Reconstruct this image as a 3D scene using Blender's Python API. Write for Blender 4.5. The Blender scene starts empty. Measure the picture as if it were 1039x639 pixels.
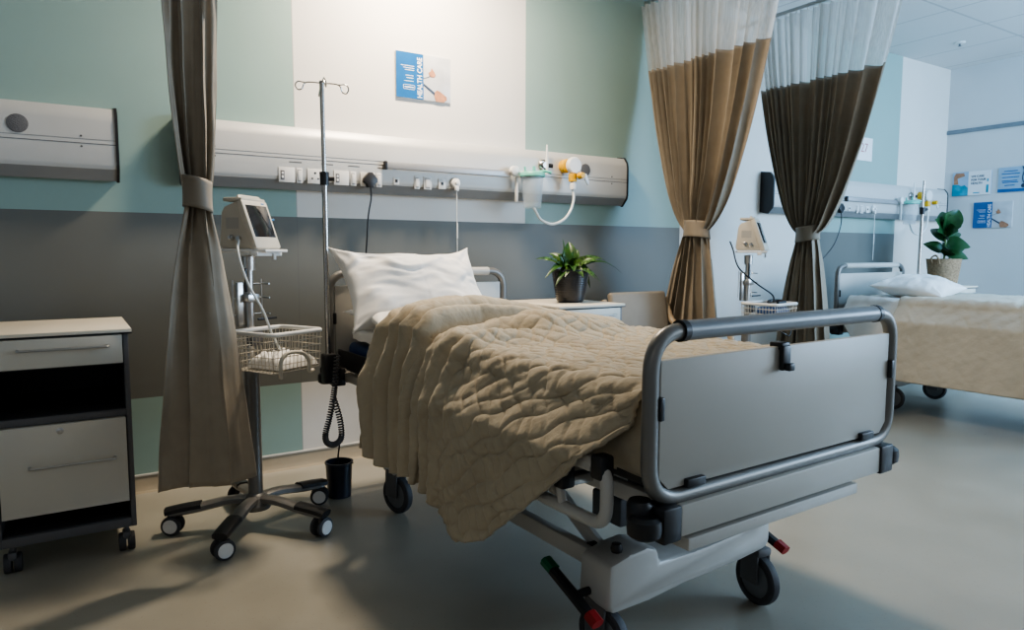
import bpy, bmesh, math, random
import numpy as np
from mathutils import Vector, Matrix, noise
random.seed(7)
PI = math.pi
scene = bpy.context.scene
COL = scene.collection
V = Vector

# ------------------------------------------------------------------ materials
def lin(c):
    return tuple(((x/12.92) if x <= .04045 else ((x+.055)/1.055)**2.4) for x in c)
def hexc(h):
    return lin(tuple(int(h[i:i+2], 16)/255 for i in (0, 2, 4)))
def mat(name, col, rough=.5, metal=0., var=.06, nscale=8., bump=0., bscale=60., spec=.5, sheen=0., trans=0., alpha=1., coord='Object', emit=None, aniso=None):
    m = bpy.data.materials.new(name); m.use_nodes = True
    nt = m.node_tree; b = nt.nodes['Principled BSDF']
    if isinstance(col, str): col = hexc(col)
    tc = nt.nodes.new('ShaderNodeTexCoord')
    n = nt.nodes.new('ShaderNodeTexNoise'); n.inputs['Scale'].default_value = nscale; n.inputs['Detail'].default_value = 4
    nt.links.new(tc.outputs[coord], n.inputs['Vector'])
    r = nt.nodes.new('ShaderNodeMapRange'); r.inputs['From Min'].default_value = .3; r.inputs['From Max'].default_value = .7
    r.inputs['To Min'].default_value = 1-var; r.inputs['To Max'].default_value = 1+var
    nt.links.new(n.outputs['Fac'], r.inputs['Value'])
    mx = nt.nodes.new('ShaderNodeVectorMath'); mx.operation = 'SCALE'
    mx.inputs[0].default_value = col[:3]
    nt.links.new(r.outputs[0], mx.inputs['Scale'])
    nt.links.new(mx.outputs[0], b.inputs['Base Color'])
    b.inputs['Roughness'].default_value = rough; b.inputs['Metallic'].default_value = metal
    b.inputs['Specular IOR Level'].default_value = spec
    b.inputs['Sheen Weight'].default_value = sheen
    b.inputs['Transmission Weight'].default_value = trans
    b.inputs['Alpha'].default_value = alpha
    if emit: b.inputs['Emission Color'].default_value = (*emit[:3], 1); b.inputs['Emission Strength'].default_value = emit[3]
    if bump:
        n2 = nt.nodes.new('ShaderNodeTexNoise'); n2.inputs['Scale'].default_value = bscale; n2.inputs['Detail'].default_value = 3
        nt.links.new(tc.outputs[coord], n2.inputs['Vector'])
        bp = nt.nodes.new('ShaderNodeBump'); bp.inputs['Strength'].default_value = bump; bp.inputs['Distance'].default_value = .01
        nt.links.new(n2.outputs['Fac'], bp.inputs['Height']); nt.links.new(bp.outputs[0], b.inputs['Normal'])
    return m

M = {}
M['steel'] = mat('brushed_steel', (.55, .55, .54), .28, 1.)
M['chrome'] = mat('chrome', (.45, .44, .42), .24, 1., var=.02)
M['tube'] = mat('grey_painted_tube', (.21, .205, .195), .38, .4, var=.04)
M['grip'] = mat('grey_plastic_grip', (.17, .18, .19), .36, .1)
M['white'] = mat('white_lacquer', (.49, .475, .44), .35, 0, var=.03)
M['panel'] = mat('pale_grey_panel', (.44, .425, .385), .42, 0, var=.03, nscale=3)
M['cabpanel'] = mat('cream_cabinet_front', (.62, .595, .52), .42, 0, var=.03, nscale=3)
M['cream'] = mat('cream_laminate', (.74, .68, .56), .4, 0, var=.03, nscale=3)
M['wplastic'] = mat('white_plastic', (.75, .75, .73), .35, 0, var=.03)
M['plate'] = mat('off_white_plate', (.64, .635, .61), .4, 0, var=.02)
M['railgrey'] = mat('grey_anodised_rail', (.36, .365, .37), .4, .3, var=.03)
M['bplastic'] = mat('beige_plastic', (.57, .53, .45), .45, 0, var=.04)
M['black'] = mat('black_plastic', (.018, .018, .02), .4, 0, var=.1)
M['dark'] = mat('dark_grey_laminate', (.045, .045, .05), .5, 0, var=.08)
M['edge'] = mat('grey_edge', (.12, .12, .125), .45, 0)
M['rubber'] = mat('grey_rubber', (.05, .05, .055), .6, 0)
M['screen'] = mat('dark_glass_screen', (.02, .02, .022), .12, 0, spec=.6)
M['navy'] = mat('navy_plastic', (.015, .02, .035), .35, 0)
M['bluevinyl'] = mat('blue_vinyl', (.01, .045, .14), .4, 0)
M['linen'] = mat('white_cotton', (.80, .79, .76), .85, 0, var=.03, bump=.15, bscale=400, sheen=.2)
M['curtain'] = mat('taupe_fabric', (.295, .250, .188), .62, 0, var=.07, nscale=14, bump=.1, bscale=500, sheen=.25)
M['tie'] = mat('taupe_tieback', (.24, .20, .15), .6, 0, var=.05, sheen=.25)
M['unit'] = mat('pale_aluminium', (.56, .555, .53), .42, .15, var=.03, nscale=3)
M['unitlow'] = mat('grey_lower_chamfer', (.27, .275, .275), .45, .2, var=.03)  # darker grey strip along the lower chamfer of the head unit
M['unitline'] = mat('dark_groove', (.10, .10, .10), .6)
M['disc'] = mat('grey_speaker', (.13, .13, .135), .6, 0, bump=.5, bscale=300)
M['yellow'] = mat('yellow_plastic', (.75, .42, .015), .4, 0)
M['teal'] = mat('teal_plastic', (.16, .52, .42), .35, 0)
M['blueclip'] = mat('blue_plastic', (.03, .2, .45), .4, 0)
M['leaf'] = mat('green_leaf', (.022, .075, .010), .38, 0, var=.35, nscale=30)
M['leafspot'] = mat('variegated_leaf', (.05, .105, .022), .4, 0, var=.95, nscale=75)
M['leafdark'] = mat('dark_green_leaf', (.022, .075, .022), .3, 0, var=.25, nscale=12)
M['stem'] = mat('green_stem', (.08, .13, .03), .5, 0)
M['soil'] = mat('dark_soil', (.03, .02, .012), .9, 0, var=.4, bump=.6, bscale=80)
M['pot'] = mat('charcoal_ceramic', (.03, .03, .033), .22, 0, var=.1)
M['basketpot'] = mat('woven_basket', (.33, .22, .13), .8, 0, var=.3, nscale=60, bump=.6, bscale=120)
M['chair'] = mat('beige_upholstery', (.26, .225, .175), .6, 0, var=.05, bump=.1, bscale=300)
M['wood'] = mat('pale_wood', (.38, .29, .19), .5, 0, var=.15, nscale=20)
M['red'] = mat('red_plastic', (.35, .02, .02), .4, 0)
M['green'] = mat('green_plastic', (.01, .13, .06), .4, 0)
M['skin'] = mat('printed_skin', (.42, .20, .11), .5, 0, var=.2, nscale=40)
M['posterblue'] = mat('printed_blue', (.002, .105, .30), .35, 0, var=.08, nscale=8)
M['posterdeep'] = mat('printed_deep_blue', (.01, .12, .36), .35, 0, var=.1, nscale=8)
M['postergrey'] = mat('printed_pale_grey', (.50, .51, .52), .35, 0, var=.12, nscale=9)
M['posterpale'] = mat('printed_pale_blue', (.33, .47, .60), .35, 0, var=.1, nscale=9)
M['posterteal'] = mat('printed_teal', (.01, .30, .42), .35, 0, var=.3, nscale=14)
M['paper'] = mat('white_paper', (.8, .8, .8), .5, 0, var=.02)
M['ink'] = mat('dark_ink', (.03, .05, .09), .5, 0)
M['redink'] = mat('pale_red_ink', (.5, .2, .2), .5, 0)
M['wax'] = mat('translucent_tube', (.75, .78, .76), .3, 0)
M['cable'] = mat('grey_cable', (.10, .10, .105), .5, 0)

def glass_mat():
    m = bpy.data.materials.new('clear_plastic_cup'); m.use_nodes = True
    nt = m.node_tree; nt.nodes.clear()
    o = nt.nodes.new('ShaderNodeOutputMaterial'); mx = nt.nodes.new('ShaderNodeMixShader')
    t = nt.nodes.new('ShaderNodeBsdfTransparent'); g = nt.nodes.new('ShaderNodeBsdfPrincipled')
    g.inputs['Base Color'].default_value = (.8, .86, .88, 1); g.inputs['Roughness'].default_value = .15
    n = nt.nodes.new('ShaderNodeTexNoise'); n.inputs['Scale'].default_value = 10
    r = nt.nodes.new('ShaderNodeMapRange'); r.inputs['To Min'].default_value = .16; r.inputs['To Max'].default_value = .30
    nt.links.new(n.outputs['Fac'], r.inputs['Value']); nt.links.new(r.outputs[0], mx.inputs['Fac'])
    nt.links.new(t.outputs[0], mx.inputs[1]); nt.links.new(g.outputs[0], mx.inputs[2]); nt.links.new(mx.outputs[0], o.inputs[0])
    return m
M['cup'] = glass_mat()
def net_mat():
    m = bpy.data.materials.new('white_netting'); m.use_nodes = True
    nt = m.node_tree; nt.nodes.clear()
    o = nt.nodes.new('ShaderNodeOutputMaterial'); mx = nt.nodes.new('ShaderNodeMixShader')
    t = nt.nodes.new('ShaderNodeBsdfTransparent'); a = nt.nodes.new('ShaderNodeMixShader')
    d = nt.nodes.new('ShaderNodeBsdfDiffuse'); tr = nt.nodes.new('ShaderNodeBsdfTranslucent')
    d.inputs[0].default_value = (.8, .79, .76, 1); tr.inputs[0].default_value = (.8, .79, .76, 1)
    a.inputs[0].default_value = .45; nt.links.new(d.outputs[0], a.inputs[1]); nt.links.new(tr.outputs[0], a.inputs[2])
    tc = nt.nodes.new('ShaderNodeTexCoord'); n = nt.nodes.new('ShaderNodeTexNoise'); n.inputs['Scale'].default_value = 40
    mp = nt.nodes.new('ShaderNodeMapping'); mp.inputs['Scale'].default_value = (3, 3, .12); nt.links.new(tc.outputs['Object'], mp.inputs[0]); nt.links.new(mp.outputs[0], n.inputs['Vector'])
    r = nt.nodes.new('ShaderNodeMapRange'); r.inputs['To Min'].default_value = .55; r.inputs['To Max'].default_value = .98
    nt.links.new(n.outputs['Fac'], r.inputs['Value']); nt.links.new(r.outputs[0], mx.inputs['Fac'])
    nt.links.new(t.outputs[0], mx.inputs[1]); nt.links.new(a.outputs[0], mx.inputs[2]); nt.links.new(mx.outputs[0], o.inputs[0])
    return m
M['net'] = net_mat()

def math_node(nt, op, a, b=None, clamp=False):
    n = nt.nodes.new('ShaderNodeMath'); n.operation = op; n.use_clamp = clamp
    for i, v in enumerate((a, b)):
        if v is None: continue
        if isinstance(v, (int, float)): n.inputs[i].default_value = v
        else: nt.links.new(v, n.inputs[i])
    return n.outputs[0]

def wall_mat():
    m = bpy.data.materials.new('painted_wall_panels'); m.use_nodes = True
    nt = m.node_tree; b = nt.nodes['Principled BSDF']
    tc = nt.nodes.new('ShaderNodeTexCoord'); sp = nt.nodes.new('ShaderNodeSeparateXYZ')
    nt.links.new(tc.outputs['Object'], sp.inputs[0]); x, z = sp.outputs['X'], sp.outputs['Z']
    def mix(f, a, c):
        n = nt.nodes.new('ShaderNodeMix'); n.data_type = 'RGBA'
        nt.links.new(f, n.inputs[0])
        for i, v in ((6, a), (7, c)):
            if isinstance(v, tuple): n.inputs[i].default_value = (*v, 1)
            else: nt.links.new(v, n.inputs[i])
        return n.outputs[2]
    GREEN = (.285, .395, .36); WHITE = (.68, .655, .61); GREY = (.158, .162, .148)
    def band(lo, hi, v): return math_node(nt, 'MULTIPLY', math_node(nt, 'GREATER_THAN', v, lo), math_node(nt, 'LESS_THAN', v, hi))
    w1 = band(1.065, 2.565, x); w2 = band(4.0, 5.5, x); w3 = math_node(nt, 'GREATER_THAN', x, 7.02); w0 = band(-2.2, -.7, x)
    w = math_node(nt, 'ADD', math_node(nt, 'ADD', w1, w2), math_node(nt, 'ADD', w3, w0), True)
    c = mix(w, GREEN, WHITE)
    g = math_node(nt, 'MULTIPLY', band(.47, 1.388, z), math_node(nt, 'SUBTRACT', 1, math_node(nt, 'ADD', w2, w3, True)))
    c = mix(g, c, GREY)
    # faint sheet joints
    jn = math_node(nt, 'LESS_THAN', math_node(nt, 'ABSOLUTE', math_node(nt, 'SUBTRACT', x, 1.067)), .0022)
    c = mix(math_node(nt, 'MULTIPLY', jn, .5), c, (.12, .12, .12))
    n = nt.nodes.new('ShaderNodeTexNoise'); n.inputs['Scale'].default_value = 2.5; n.inputs['Detail'].default_value = 5
    nt.links.new(tc.outputs['Object'], n.inputs['Vector'])
    r = nt.nodes.new('ShaderNodeMapRange'); r.inputs['To Min'].default_value = .94; r.inputs['To Max'].default_value = 1.06
    nt.links.new(n.outputs['Fac'], r.inputs['Value'])
    v = nt.nodes.new('ShaderNodeVectorMath'); v.operation = 'SCALE'; nt.links.new(c, v.inputs[0]); nt.links.new(r.outputs[0], v.inputs['Scale'])
    nt.links.new(v.outputs[0], b.inputs['Base Color']); b.inputs['Roughness'].default_value = .5
    b.inputs['Specular IOR Level'].default_value = .35
    return m
def floor_mat():
    m = bpy.data.materials.new('beige_vinyl_floor'); m.use_nodes = True
    nt = m.node_tree; b = nt.nodes['Principled BSDF']
    tc = nt.nodes.new('ShaderNodeTexCoord')
    n = nt.nodes.new('ShaderNodeTexNoise'); n.inputs['Scale'].default_value = 3; n.inputs['Detail'].default_value = 6
    v = nt.nodes.new('ShaderNodeTexVoronoi'); v.inputs['Scale'].default_value = 45
    nt.links.new(tc.outputs['Object'], n.inputs['Vector']); nt.links.new(tc.outputs['Object'], v.inputs['Vector'])
    cr = nt.nodes.new('ShaderNodeValToRGB'); e = cr.color_ramp.elements
    e[0].position = .3; e[0].color = (.325, .31, .26, 1); e[1].position = .75; e[1].color = (.385, .367, .312, 1)
    nt.links.new(n.outputs['Fac'], cr.inputs[0])
    mx = nt.nodes.new('ShaderNodeMix'); mx.data_type = 'RGBA'
    f = math_node(nt, 'MULTIPLY', math_node(nt, 'LESS_THAN', v.outputs['Distance'], .12), .35)
    nt.links.new(f, mx.inputs[0]); nt.links.new(cr.outputs[0], mx.inputs[6]); mx.inputs[7].default_value = (.25, .21, .15, 1)
    nt.links.new(mx.outputs[2], b.inputs['Base Color'])
    r = nt.nodes.new('ShaderNodeMapRange'); r.inputs['To Min'].default_value = .22; r.inputs['To Max'].default_value = .42
    nt.links.new(n.outputs['Fac'], r.inputs['Value']); nt.links.new(r.outputs[0], b.inputs['Roughness'])
    return m
def ceil_mat():
    m = bpy.data.materials.new('ceiling_tiles'); m.use_nodes = True
    nt = m.node_tree; b = nt.nodes['Principled BSDF']
    tc = nt.nodes.new('ShaderNodeTexCoord'); sp = nt.nodes.new('ShaderNodeSeparateXYZ')
    nt.links.new(tc.outputs['Object'], sp.inputs[0])
    def line(v, off, per):
        a = math_node(nt, 'ABSOLUTE', math_node(nt, 'SUBTRACT', math_node(nt, 'FRACT', math_node(nt, 'DIVIDE', math_node(nt, 'SUBTRACT', v, off-per*50), per)), .5))
        return math_node(nt, 'GREATER_THAN', a, .5-.010/per)
    l = math_node(nt, 'MAXIMUM', line(sp.outputs['X'], 6.6, .6), line(sp.outputs['Y'], 2.955, 1.2))
    mx = nt.nodes.new('ShaderNodeMix'); mx.data_type = 'RGBA'; nt.links.new(l, mx.inputs[0])
    mx.inputs[6].default_value = (.66, .66, .655, 1); mx.inputs[7].default_value = (.50, .50, .50, 1)
    nt.links.new(mx.outputs[2], b.inputs['Base Color']); b.inputs['Roughness'].default_value = .8
    n = nt.nodes.new('ShaderNodeTexNoise'); n.inputs['Scale'].default_value = 90
    nt.links.new(tc.outputs['Object'], n.inputs['Vector'])
    bp = nt.nodes.new('ShaderNodeBump'); bp.inputs['Strength'].default_value = .15; nt.links.new(n.outputs['Fac'], bp.inputs['Height'])
    nt.links.new(bp.outputs[0], b.inputs['Normal'])
    return m
def quilt_mat():
    m = bpy.data.materials.new('quilted_beige_cotton'); m.use_nodes = True
    nt = m.node_tree; b = nt.nodes['Principled BSDF']
    tc = nt.nodes.new('ShaderNodeTexCoord'); n = nt.nodes.new('ShaderNodeTexNoise'); n.inputs['Scale'].default_value = 5; n.inputs['Detail'].default_value = 8
    nt.links.new(tc.outputs['Object'], n.inputs['Vector'])
    cr = nt.nodes.new('ShaderNodeValToRGB'); e = cr.color_ramp.elements
    e[0].position = .3; e[0].color = (.40, .34, .245, 1); e[1].position = .7; e[1].color = (.48, .415, .305, 1)
    nt.links.new(n.outputs['Fac'], cr.inputs[0])
    geo = nt.nodes.new('ShaderNodeNewGeometry')
    mx = nt.nodes.new('ShaderNodeMix'); mx.data_type = 'RGBA'; nt.links.new(cr.outputs[0], mx.inputs[6]); mx.inputs[7].default_value = (.5, .44, .35, 1)
    mx.inputs[0].default_value = 0
    nt.links.new(mx.outputs[2], b.inputs['Base Color'])
    b.inputs['Roughness'].default_value = .8; b.inputs['Sheen Weight'].default_value = .15; b.inputs['Specular IOR Level'].default_value = .2
    n2 = nt.nodes.new('ShaderNodeTexNoise'); n2.inputs['Scale'].default_value = 55; n2.inputs['Detail'].default_value = 4
    nt.links.new(tc.outputs['Object'], n2.inputs['Vector'])
    bp = nt.nodes.new('ShaderNodeBump'); bp.inputs['Strength'].default_value = .35; bp.inputs['Distance'].default_value = .008
    nt.links.new(n2.outputs['Fac'], bp.inputs['Height']); nt.links.new(bp.outputs[0], b.inputs['Normal'])
    return m
M['farquilt'] = mat('pale_linen_quilt', (.54, .50, .42), .85, 0, var=.06, nscale=6, bump=.25, bscale=60); M['wall'] = wall_mat(); M['floor'] = floor_mat(); M['ceil'] = ceil_mat(); M['quilt'] = quilt_mat()
M['wallright'] = mat('white_painted_wall', (.66, .66, .65), .55, 0, var=.03, nscale=2)
M['basebd'] = mat('beige_coved_skirting', (.36, .31, .23), .4, 0)
M['seal'] = mat('pale_skirting_strip', (.62, .60, .55), .4, 0)
M['trim'] = mat('grey_wall_rail', (.22, .25, .28), .5, 0)
M['brown'] = mat('brown_wool', (.30, .20, .12), .5)

# ------------------------------------------------------------------ mesh helpers
def link(o, parent=None):
    COL.objects.link(o)
    if parent is not None: o.parent = parent
    return o
def tag(o, label=None, cat=None, group=None, kind=None):
    if label: o['label'] = label
    if cat: o['category'] = cat
    if group: o['group'] = group
    if kind: o['kind'] = kind
    return o
def thing(name, label, cat, loc=(0, 0, 0), rz=0., group=None):
    o = bpy.data.objects.new(name, None); o.empty_display_size = .1
    o.location = loc; o.rotation_euler = (0, 0, rz); link(o)
    return tag(o, label, cat, group)
SPLIT = {'shelf', 'clip', 'rail_upright', 'rail_joint', 'rail_arm', 'mattress_retainer', 'hanger', 'glider', 'screw', 'caption_strip', 'lift_arm', 'platform_rail',
         'chassis_rail', 'hook', 'pivot', 'groove', 'seat_rail', 'contact', 'sleeve_end', 'connector', 'side_panel', 'switch_rocker', 'pin_hole', 'platform_slat', 'shelf_lining',
         'wheel_cap', 'wheel', 'platform_beam', 'clamp', 'printed_hand', 'printed_vial'}
def islands(bm):
    seen = set(); out = []
    bm.verts.ensure_lookup_table()
    for v in bm.verts:
        if v in seen: continue
        st = [v]; seen.add(v); comp = [v]
        while st:
            a = st.pop()
            for e in a.link_edges:
                w = e.other_vert(a)
                if w not in seen: seen.add(w); comp.append(w); st.append(w)
        out.append(comp)
    return out
def obj(name, bm, m, parent=None, ang=35, bevel=0, label=None, solid=0):
    if name in SPLIT:
        isl = islands(bm)
        if len(isl) > 1:
            first = None
            for comp in isl:
                t = bmesh.new(); mp = {v: t.verts.new(v.co) for v in comp}; fs = set(f for v in comp for f in v.link_faces)
                for f in fs: t.faces.new([mp[v] for v in f.verts]).material_index = f.material_index
                o = _obj(name, t, m, parent, ang, bevel, label, solid); first = first or o
            bm.free(); return first
    return _obj(name, bm, m, parent, ang, bevel, label, solid)
def _obj(name, bm, m, parent=None, ang=35, bevel=0, label=None, solid=0):
    me = bpy.data.meshes.new(name); bmesh.ops.recalc_face_normals(bm, faces=bm.faces) if not getattr(bm, 'keep', False) and not solid else None
    bm.to_mesh(me); bm.free()
    if isinstance(m, (list, tuple)):
        for q in m: me.materials.append(M[q])
    else: me.materials.append(M[m])
    me.shade_smooth(); me.set_sharp_from_angle(angle=math.radians(ang))
    o = bpy.data.objects.new(name, me); link(o, parent)
    if solid:
        s = o.modifiers.new('t', 'SOLIDIFY'); s.thickness = solid; s.offset = 0
    if label: o['label'] = label
    return o
def add_box(bm, cx, cy, cz, sx, sy, sz, bev=.004, rot=None, mi=0, seg=2):
    t = bmesh.new(); bmesh.ops.create_cube(t, size=1)
    for v in t.verts: v.co = V((v.co.x*sx, v.co.y*sy, v.co.z*sz))
    bev = min(bev, min(sx, sy, sz)*.45)
    if bev > 0: bmesh.ops.bevel(t, geom=t.edges[:], offset=bev, segments=seg, profile=.5, affect='EDGES')
    mm = Matrix.Translation((cx, cy, cz)) @ (rot.to_4x4() if rot is not None else Matrix.Identity(4))
    merge(bm, t, mm, mi)
def merge(bm, t, mm=None, mi=0):
    mp = {}
    for v in t.verts: mp[v] = bm.verts.new(mm @ v.co if mm is not None else v.co)
    for f in t.faces:
        try:
            nf = bm.faces.new([mp[v] for v in f.verts]); nf.material_index = mi if mi else f.material_index
        except ValueError: pass
    t.free()
def b2(bm, x0, x1, y0, y1, z0, z1, bev=.004, mi=0): add_box(bm, (x0+x1)/2, (y0+y1)/2, (z0+z1)/2, abs(x1-x0), abs(y1-y0), abs(z1-z0), bev, None, mi)
def RX(a): return Matrix.Rotation(a, 3, 'X')
def RY(a): return Matrix.Rotation(a, 3, 'Y')
def RZ(a): return Matrix.Rotation(a, 3, 'Z')
def smooth_path(pts, sub=8, closed=False):
    pts = [V(p) for p in pts]; n = len(pts); out = []
    rng = n if closed else n-1
    for i in range(rng):
        p0 = pts[(i-1) % n] if (closed or i > 0) else pts[0]*2-pts[1]
        p1 = pts[i]; p2 = pts[(i+1) % n]
        p3 = pts[(i+2) % n] if (closed or i+2 < n) else pts[-1]*2-pts[-2]
        for k in range(sub):
            t = k/sub
            out.append(.5*((2*p1)+(p2-p0)*t+(2*p0-5*p1+4*p2-p3)*t*t+(3*p1-p0-3*p2+p3)*t**3))
    if not closed: out.append(pts[-1])
    return out
def round_path(pts, r, seg=6, closed=False):
    pts = [V(p) for p in pts]; n = len(pts); out = []
    for i in range(n):
        if not closed and i in (0, n-1): out.append(pts[i]); continue
        a, b, c = pts[(i-1) % n], pts[i], pts[(i+1) % n]
        d1 = (a-b); d2 = (c-b); rr = min(r, d1.length*.49, d2.length*.49)
        s = b+d1.normalized()*rr; e = b+d2.normalized()*rr
        for k in range(seg+1):
            t = k/seg
            out.append(s*(1-t)**2+b*2*t*(1-t)+e*t*t)
    return out
def add_tube(bm, pts, r, n=12, closed=False, caps=True, mi=0, sq=None):
    pts = [V(p) for p in pts]; q = [pts[0]]
    for p in pts[1:]:
        if (p-q[-1]).length > 1e-6: q.append(p)
    pts = q
    if closed and (pts[0]-pts[-1]).length < 1e-6: pts.pop()
    N = len(pts); rs = r if isinstance(r, (list, tuple)) else [r]*N
    tang = []
    for i in range(N):
        a = pts[(i-1) % N] if (closed or i > 0) else pts[i]; b = pts[(i+1) % N] if (closed or i < N-1) else pts[i]
        tang.append((b-a).normalized())
    t0 = tang[0]; up = V((0, 0, 1)) if abs(t0.z) < .9 else V((0, 1, 0))
    u = (up-t0*up.dot(t0)).normalized(); rings = []
    for i in range(N):
        if i: u = (u-tang[i]*u.dot(tang[i])).normalized()
        w = tang[i].cross(u); ring = []
        for k in range(n):
            a = 2*PI*k/n
            if sq: cx, cy = sq[0]*max(-1, min(1, 1.35*math.cos(a+PI/n))), sq[1]*max(-1, min(1, 1.35*math.sin(a+PI/n)))
            else: cx, cy = rs[i]*math.cos(a), rs[i]*math.sin(a)
            ring.append(bm.verts.new(pts[i]+u*cx+w*cy))
        rings.append(ring)
    for i in range(N if closed else N-1):
        A, B = rings[i], rings[(i+1) % N]
        for k in range(n):
            f = bm.faces.new((A[k], A[(k+1) % n], B[(k+1) % n], B[k])); f.material_index = mi
    if caps and not closed:
        for rg in (rings[0][::-1], rings[-1]):
            f = bm.faces.new(rg); f.material_index = mi
def cyl(bm, a, b, r, n=20, mi=0): add_tube(bm, [a, b], r, n, mi=mi)
def add_lathe(bm, prof, c=(0, 0, 0), n=32, rot=None, mi=0):
    c = V(c); rings = []
    for (r, z) in prof:
        if r < 1e-5: p = V((0, 0, z)); rings.append([bm.verts.new(c+(rot @ p if rot else p))])
        else:
            rg = []
            for k in range(n):
                a = 2*PI*k/n; p = V((r*math.cos(a), r*math.sin(a), z)); rg.append(bm.verts.new(c+(rot @ p if rot else p)))
            rings.append(rg)
    for A, B in zip(rings, rings[1:]):
        for k in range(n):
            a = A if len(A) > 1 else A*n; b = B if len(B) > 1 else B*n
            vs = [a[k], a[(k+1) % n], b[(k+1) % n], b[k]]; u = []
            for v in vs:
                if v not in u: u.append(v)
            if len(u) >= 3:
                try: bm.faces.new(u).material_index = mi
                except ValueError: pass
def add_prism(bm, poly, axis, lo, hi, mi=0, bev=0):
    # poly: list of 2-D points; axis 'x' -> (y,z), 'y' -> (x,z), 'z' -> (x,y)
    def P(p, h): return {'x': (h, p[0], p[1]), 'y': (p[0], h, p[1]), 'z': (p[0], p[1], h)}[axis]
    t = bmesh.new()
    A = [t.verts.new(P(p, lo)) for p in poly]; B = [t.verts.new(P(p, hi)) for p in poly]; n = len(poly)
    for i in range(n): t.faces.new((A[i], A[(i+1) % n], B[(i+1) % n], B[i]))
    t.faces.new(A[::-1]); t.faces.new(B)
    bmesh.ops.recalc_face_normals(t, faces=t.faces)
    if bev: bmesh.ops.bevel(t, geom=t.edges[:], offset=bev, segments=2, profile=.5, affect='EDGES')
    merge(bm, t, None, mi)
def grid_bm(P, closed_u=False, uv=None):
    bm = bmesh.new(); R_, C_ = len(P), len(P[0])
    vs = [[bm.verts.new(P[i][j]) for j in range(C_)] for i in range(R_)]
    for i in range(R_-1):
        for j in range(C_ if closed_u else C_-1):
            bm.faces.new((vs[i][j], vs[i][(j+1) % C_], vs[i+1][(j+1) % C_], vs[i+1][j]))
    return bm
def B(): return bmesh.new()
def lerp(a, b, t): return a+(b-a)*t
def sstep(a, b, x):
    t = min(1, max(0, (x-a)/(b-a))); return t*t*(3-2*t)
def interp(xs, ys, x): return float(np.interp(x, xs, ys))
def text_mesh(s, size, parent, name, m, loc, rot, align='CENTER', ext=.0006, bold=.0, sx=1.):
    cu = bpy.data.curves.new(name, 'FONT'); cu.body = s; cu.size = size; cu.align_x = align; cu.align_y = 'CENTER'; cu.extrude = ext; cu.offset = bold
    o = bpy.data.objects.new(name+'_src', cu); COL.objects.link(o)
    dg = bpy.context.evaluated_depsgraph_get(); me = bpy.data.meshes.new_from_object(o.evaluated_get(dg))
    bpy.data.objects.remove(o); bpy.data.curves.remove(cu)
    me.materials.clear(); me.materials.append(M[m])
    t = bpy.data.objects.new(name, me); link(t, parent); t.location = loc; t.rotation_euler = rot; t.scale = (sx, 1, 1)
    return t
def copy_tree(o, parent=None):
    c = o.copy(); COL.objects.link(c); c.parent = parent
    for ch in list(o.children): copy_tree(ch, c)
    return c

D = 3.87; ZC = 3.12; XR = 7.95
# ------------------------------------------------------------------ room
def struct(name, bm, m, parent=None):
    o = obj(name, bm, m, parent)
    if parent is None: o['kind'] = 'structure'
    return o
b = B(); b2(b, -4.2, XR+.12, -3.4, D+.12, -.1, 0, 0); struct('floor', b, 'floor')
b = B(); b2(b, -4.2, XR+.12, -3.4, D+.12, ZC, ZC+.1, 0); struct('ceiling', b, 'ceil')
b = B(); b2(b, -4.2, XR+.12, D, D+.12, 0, ZC, 0); struct('wall_back', b, 'wall')
b = B(); b2(b, XR, XR+.12, -3.4, D, 0, ZC, 0); struct('wall_right', b, 'wallright')
b = B(); b2(b, -4.32, -4.2, -3.4, D, 0, ZC, 0); struct('wall_left', b, 'wallright')
# coved skirting : floor vinyl turned up the wall, pale sealing strip on top
b = B(); add_prism(b, [(D, 0), (D-.05, 0), (D-.03, .006), (D-.012, .03), (D-.008, .075), (D, .075)], 'x', -4.2, XR); struct('baseboard_back', b, 'basebd')
b = B(); b2(b, -4.2, XR, D-.012, D, .075, .085, .001); struct('trim_1', b, 'seal')
b = B(); add_prism(b, [(XR, 0), (XR-.05, 0), (XR-.03, .006), (XR-.012, .03), (XR-.008, .075), (XR, .075)], 'y', -3.4, D); struct('baseboard_right', b, 'basebd')
b = B(); b2(b, XR-.018, XR, -3.4, D, 2.445, 2.485, .003); struct('trim_2', b, 'trim')
t = thing('ceiling_sprinkler', 'small round white sprinkler head on the ceiling at upper right', 'sprinkler', (6.987, 3.338, ZC))
b = B(); add_lathe(b, [(0, 0), (.045, 0), (.045, -.008), (.03, -.014), (0, -.014)], n=20); obj('flange', b, 'wplastic', t)
b = B(); add_lathe(b, [(.008, -.014), (.008, -.03), (.018, -.034), (0, -.036)], n=12); obj('nozzle', b, 'edge', t)

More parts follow.
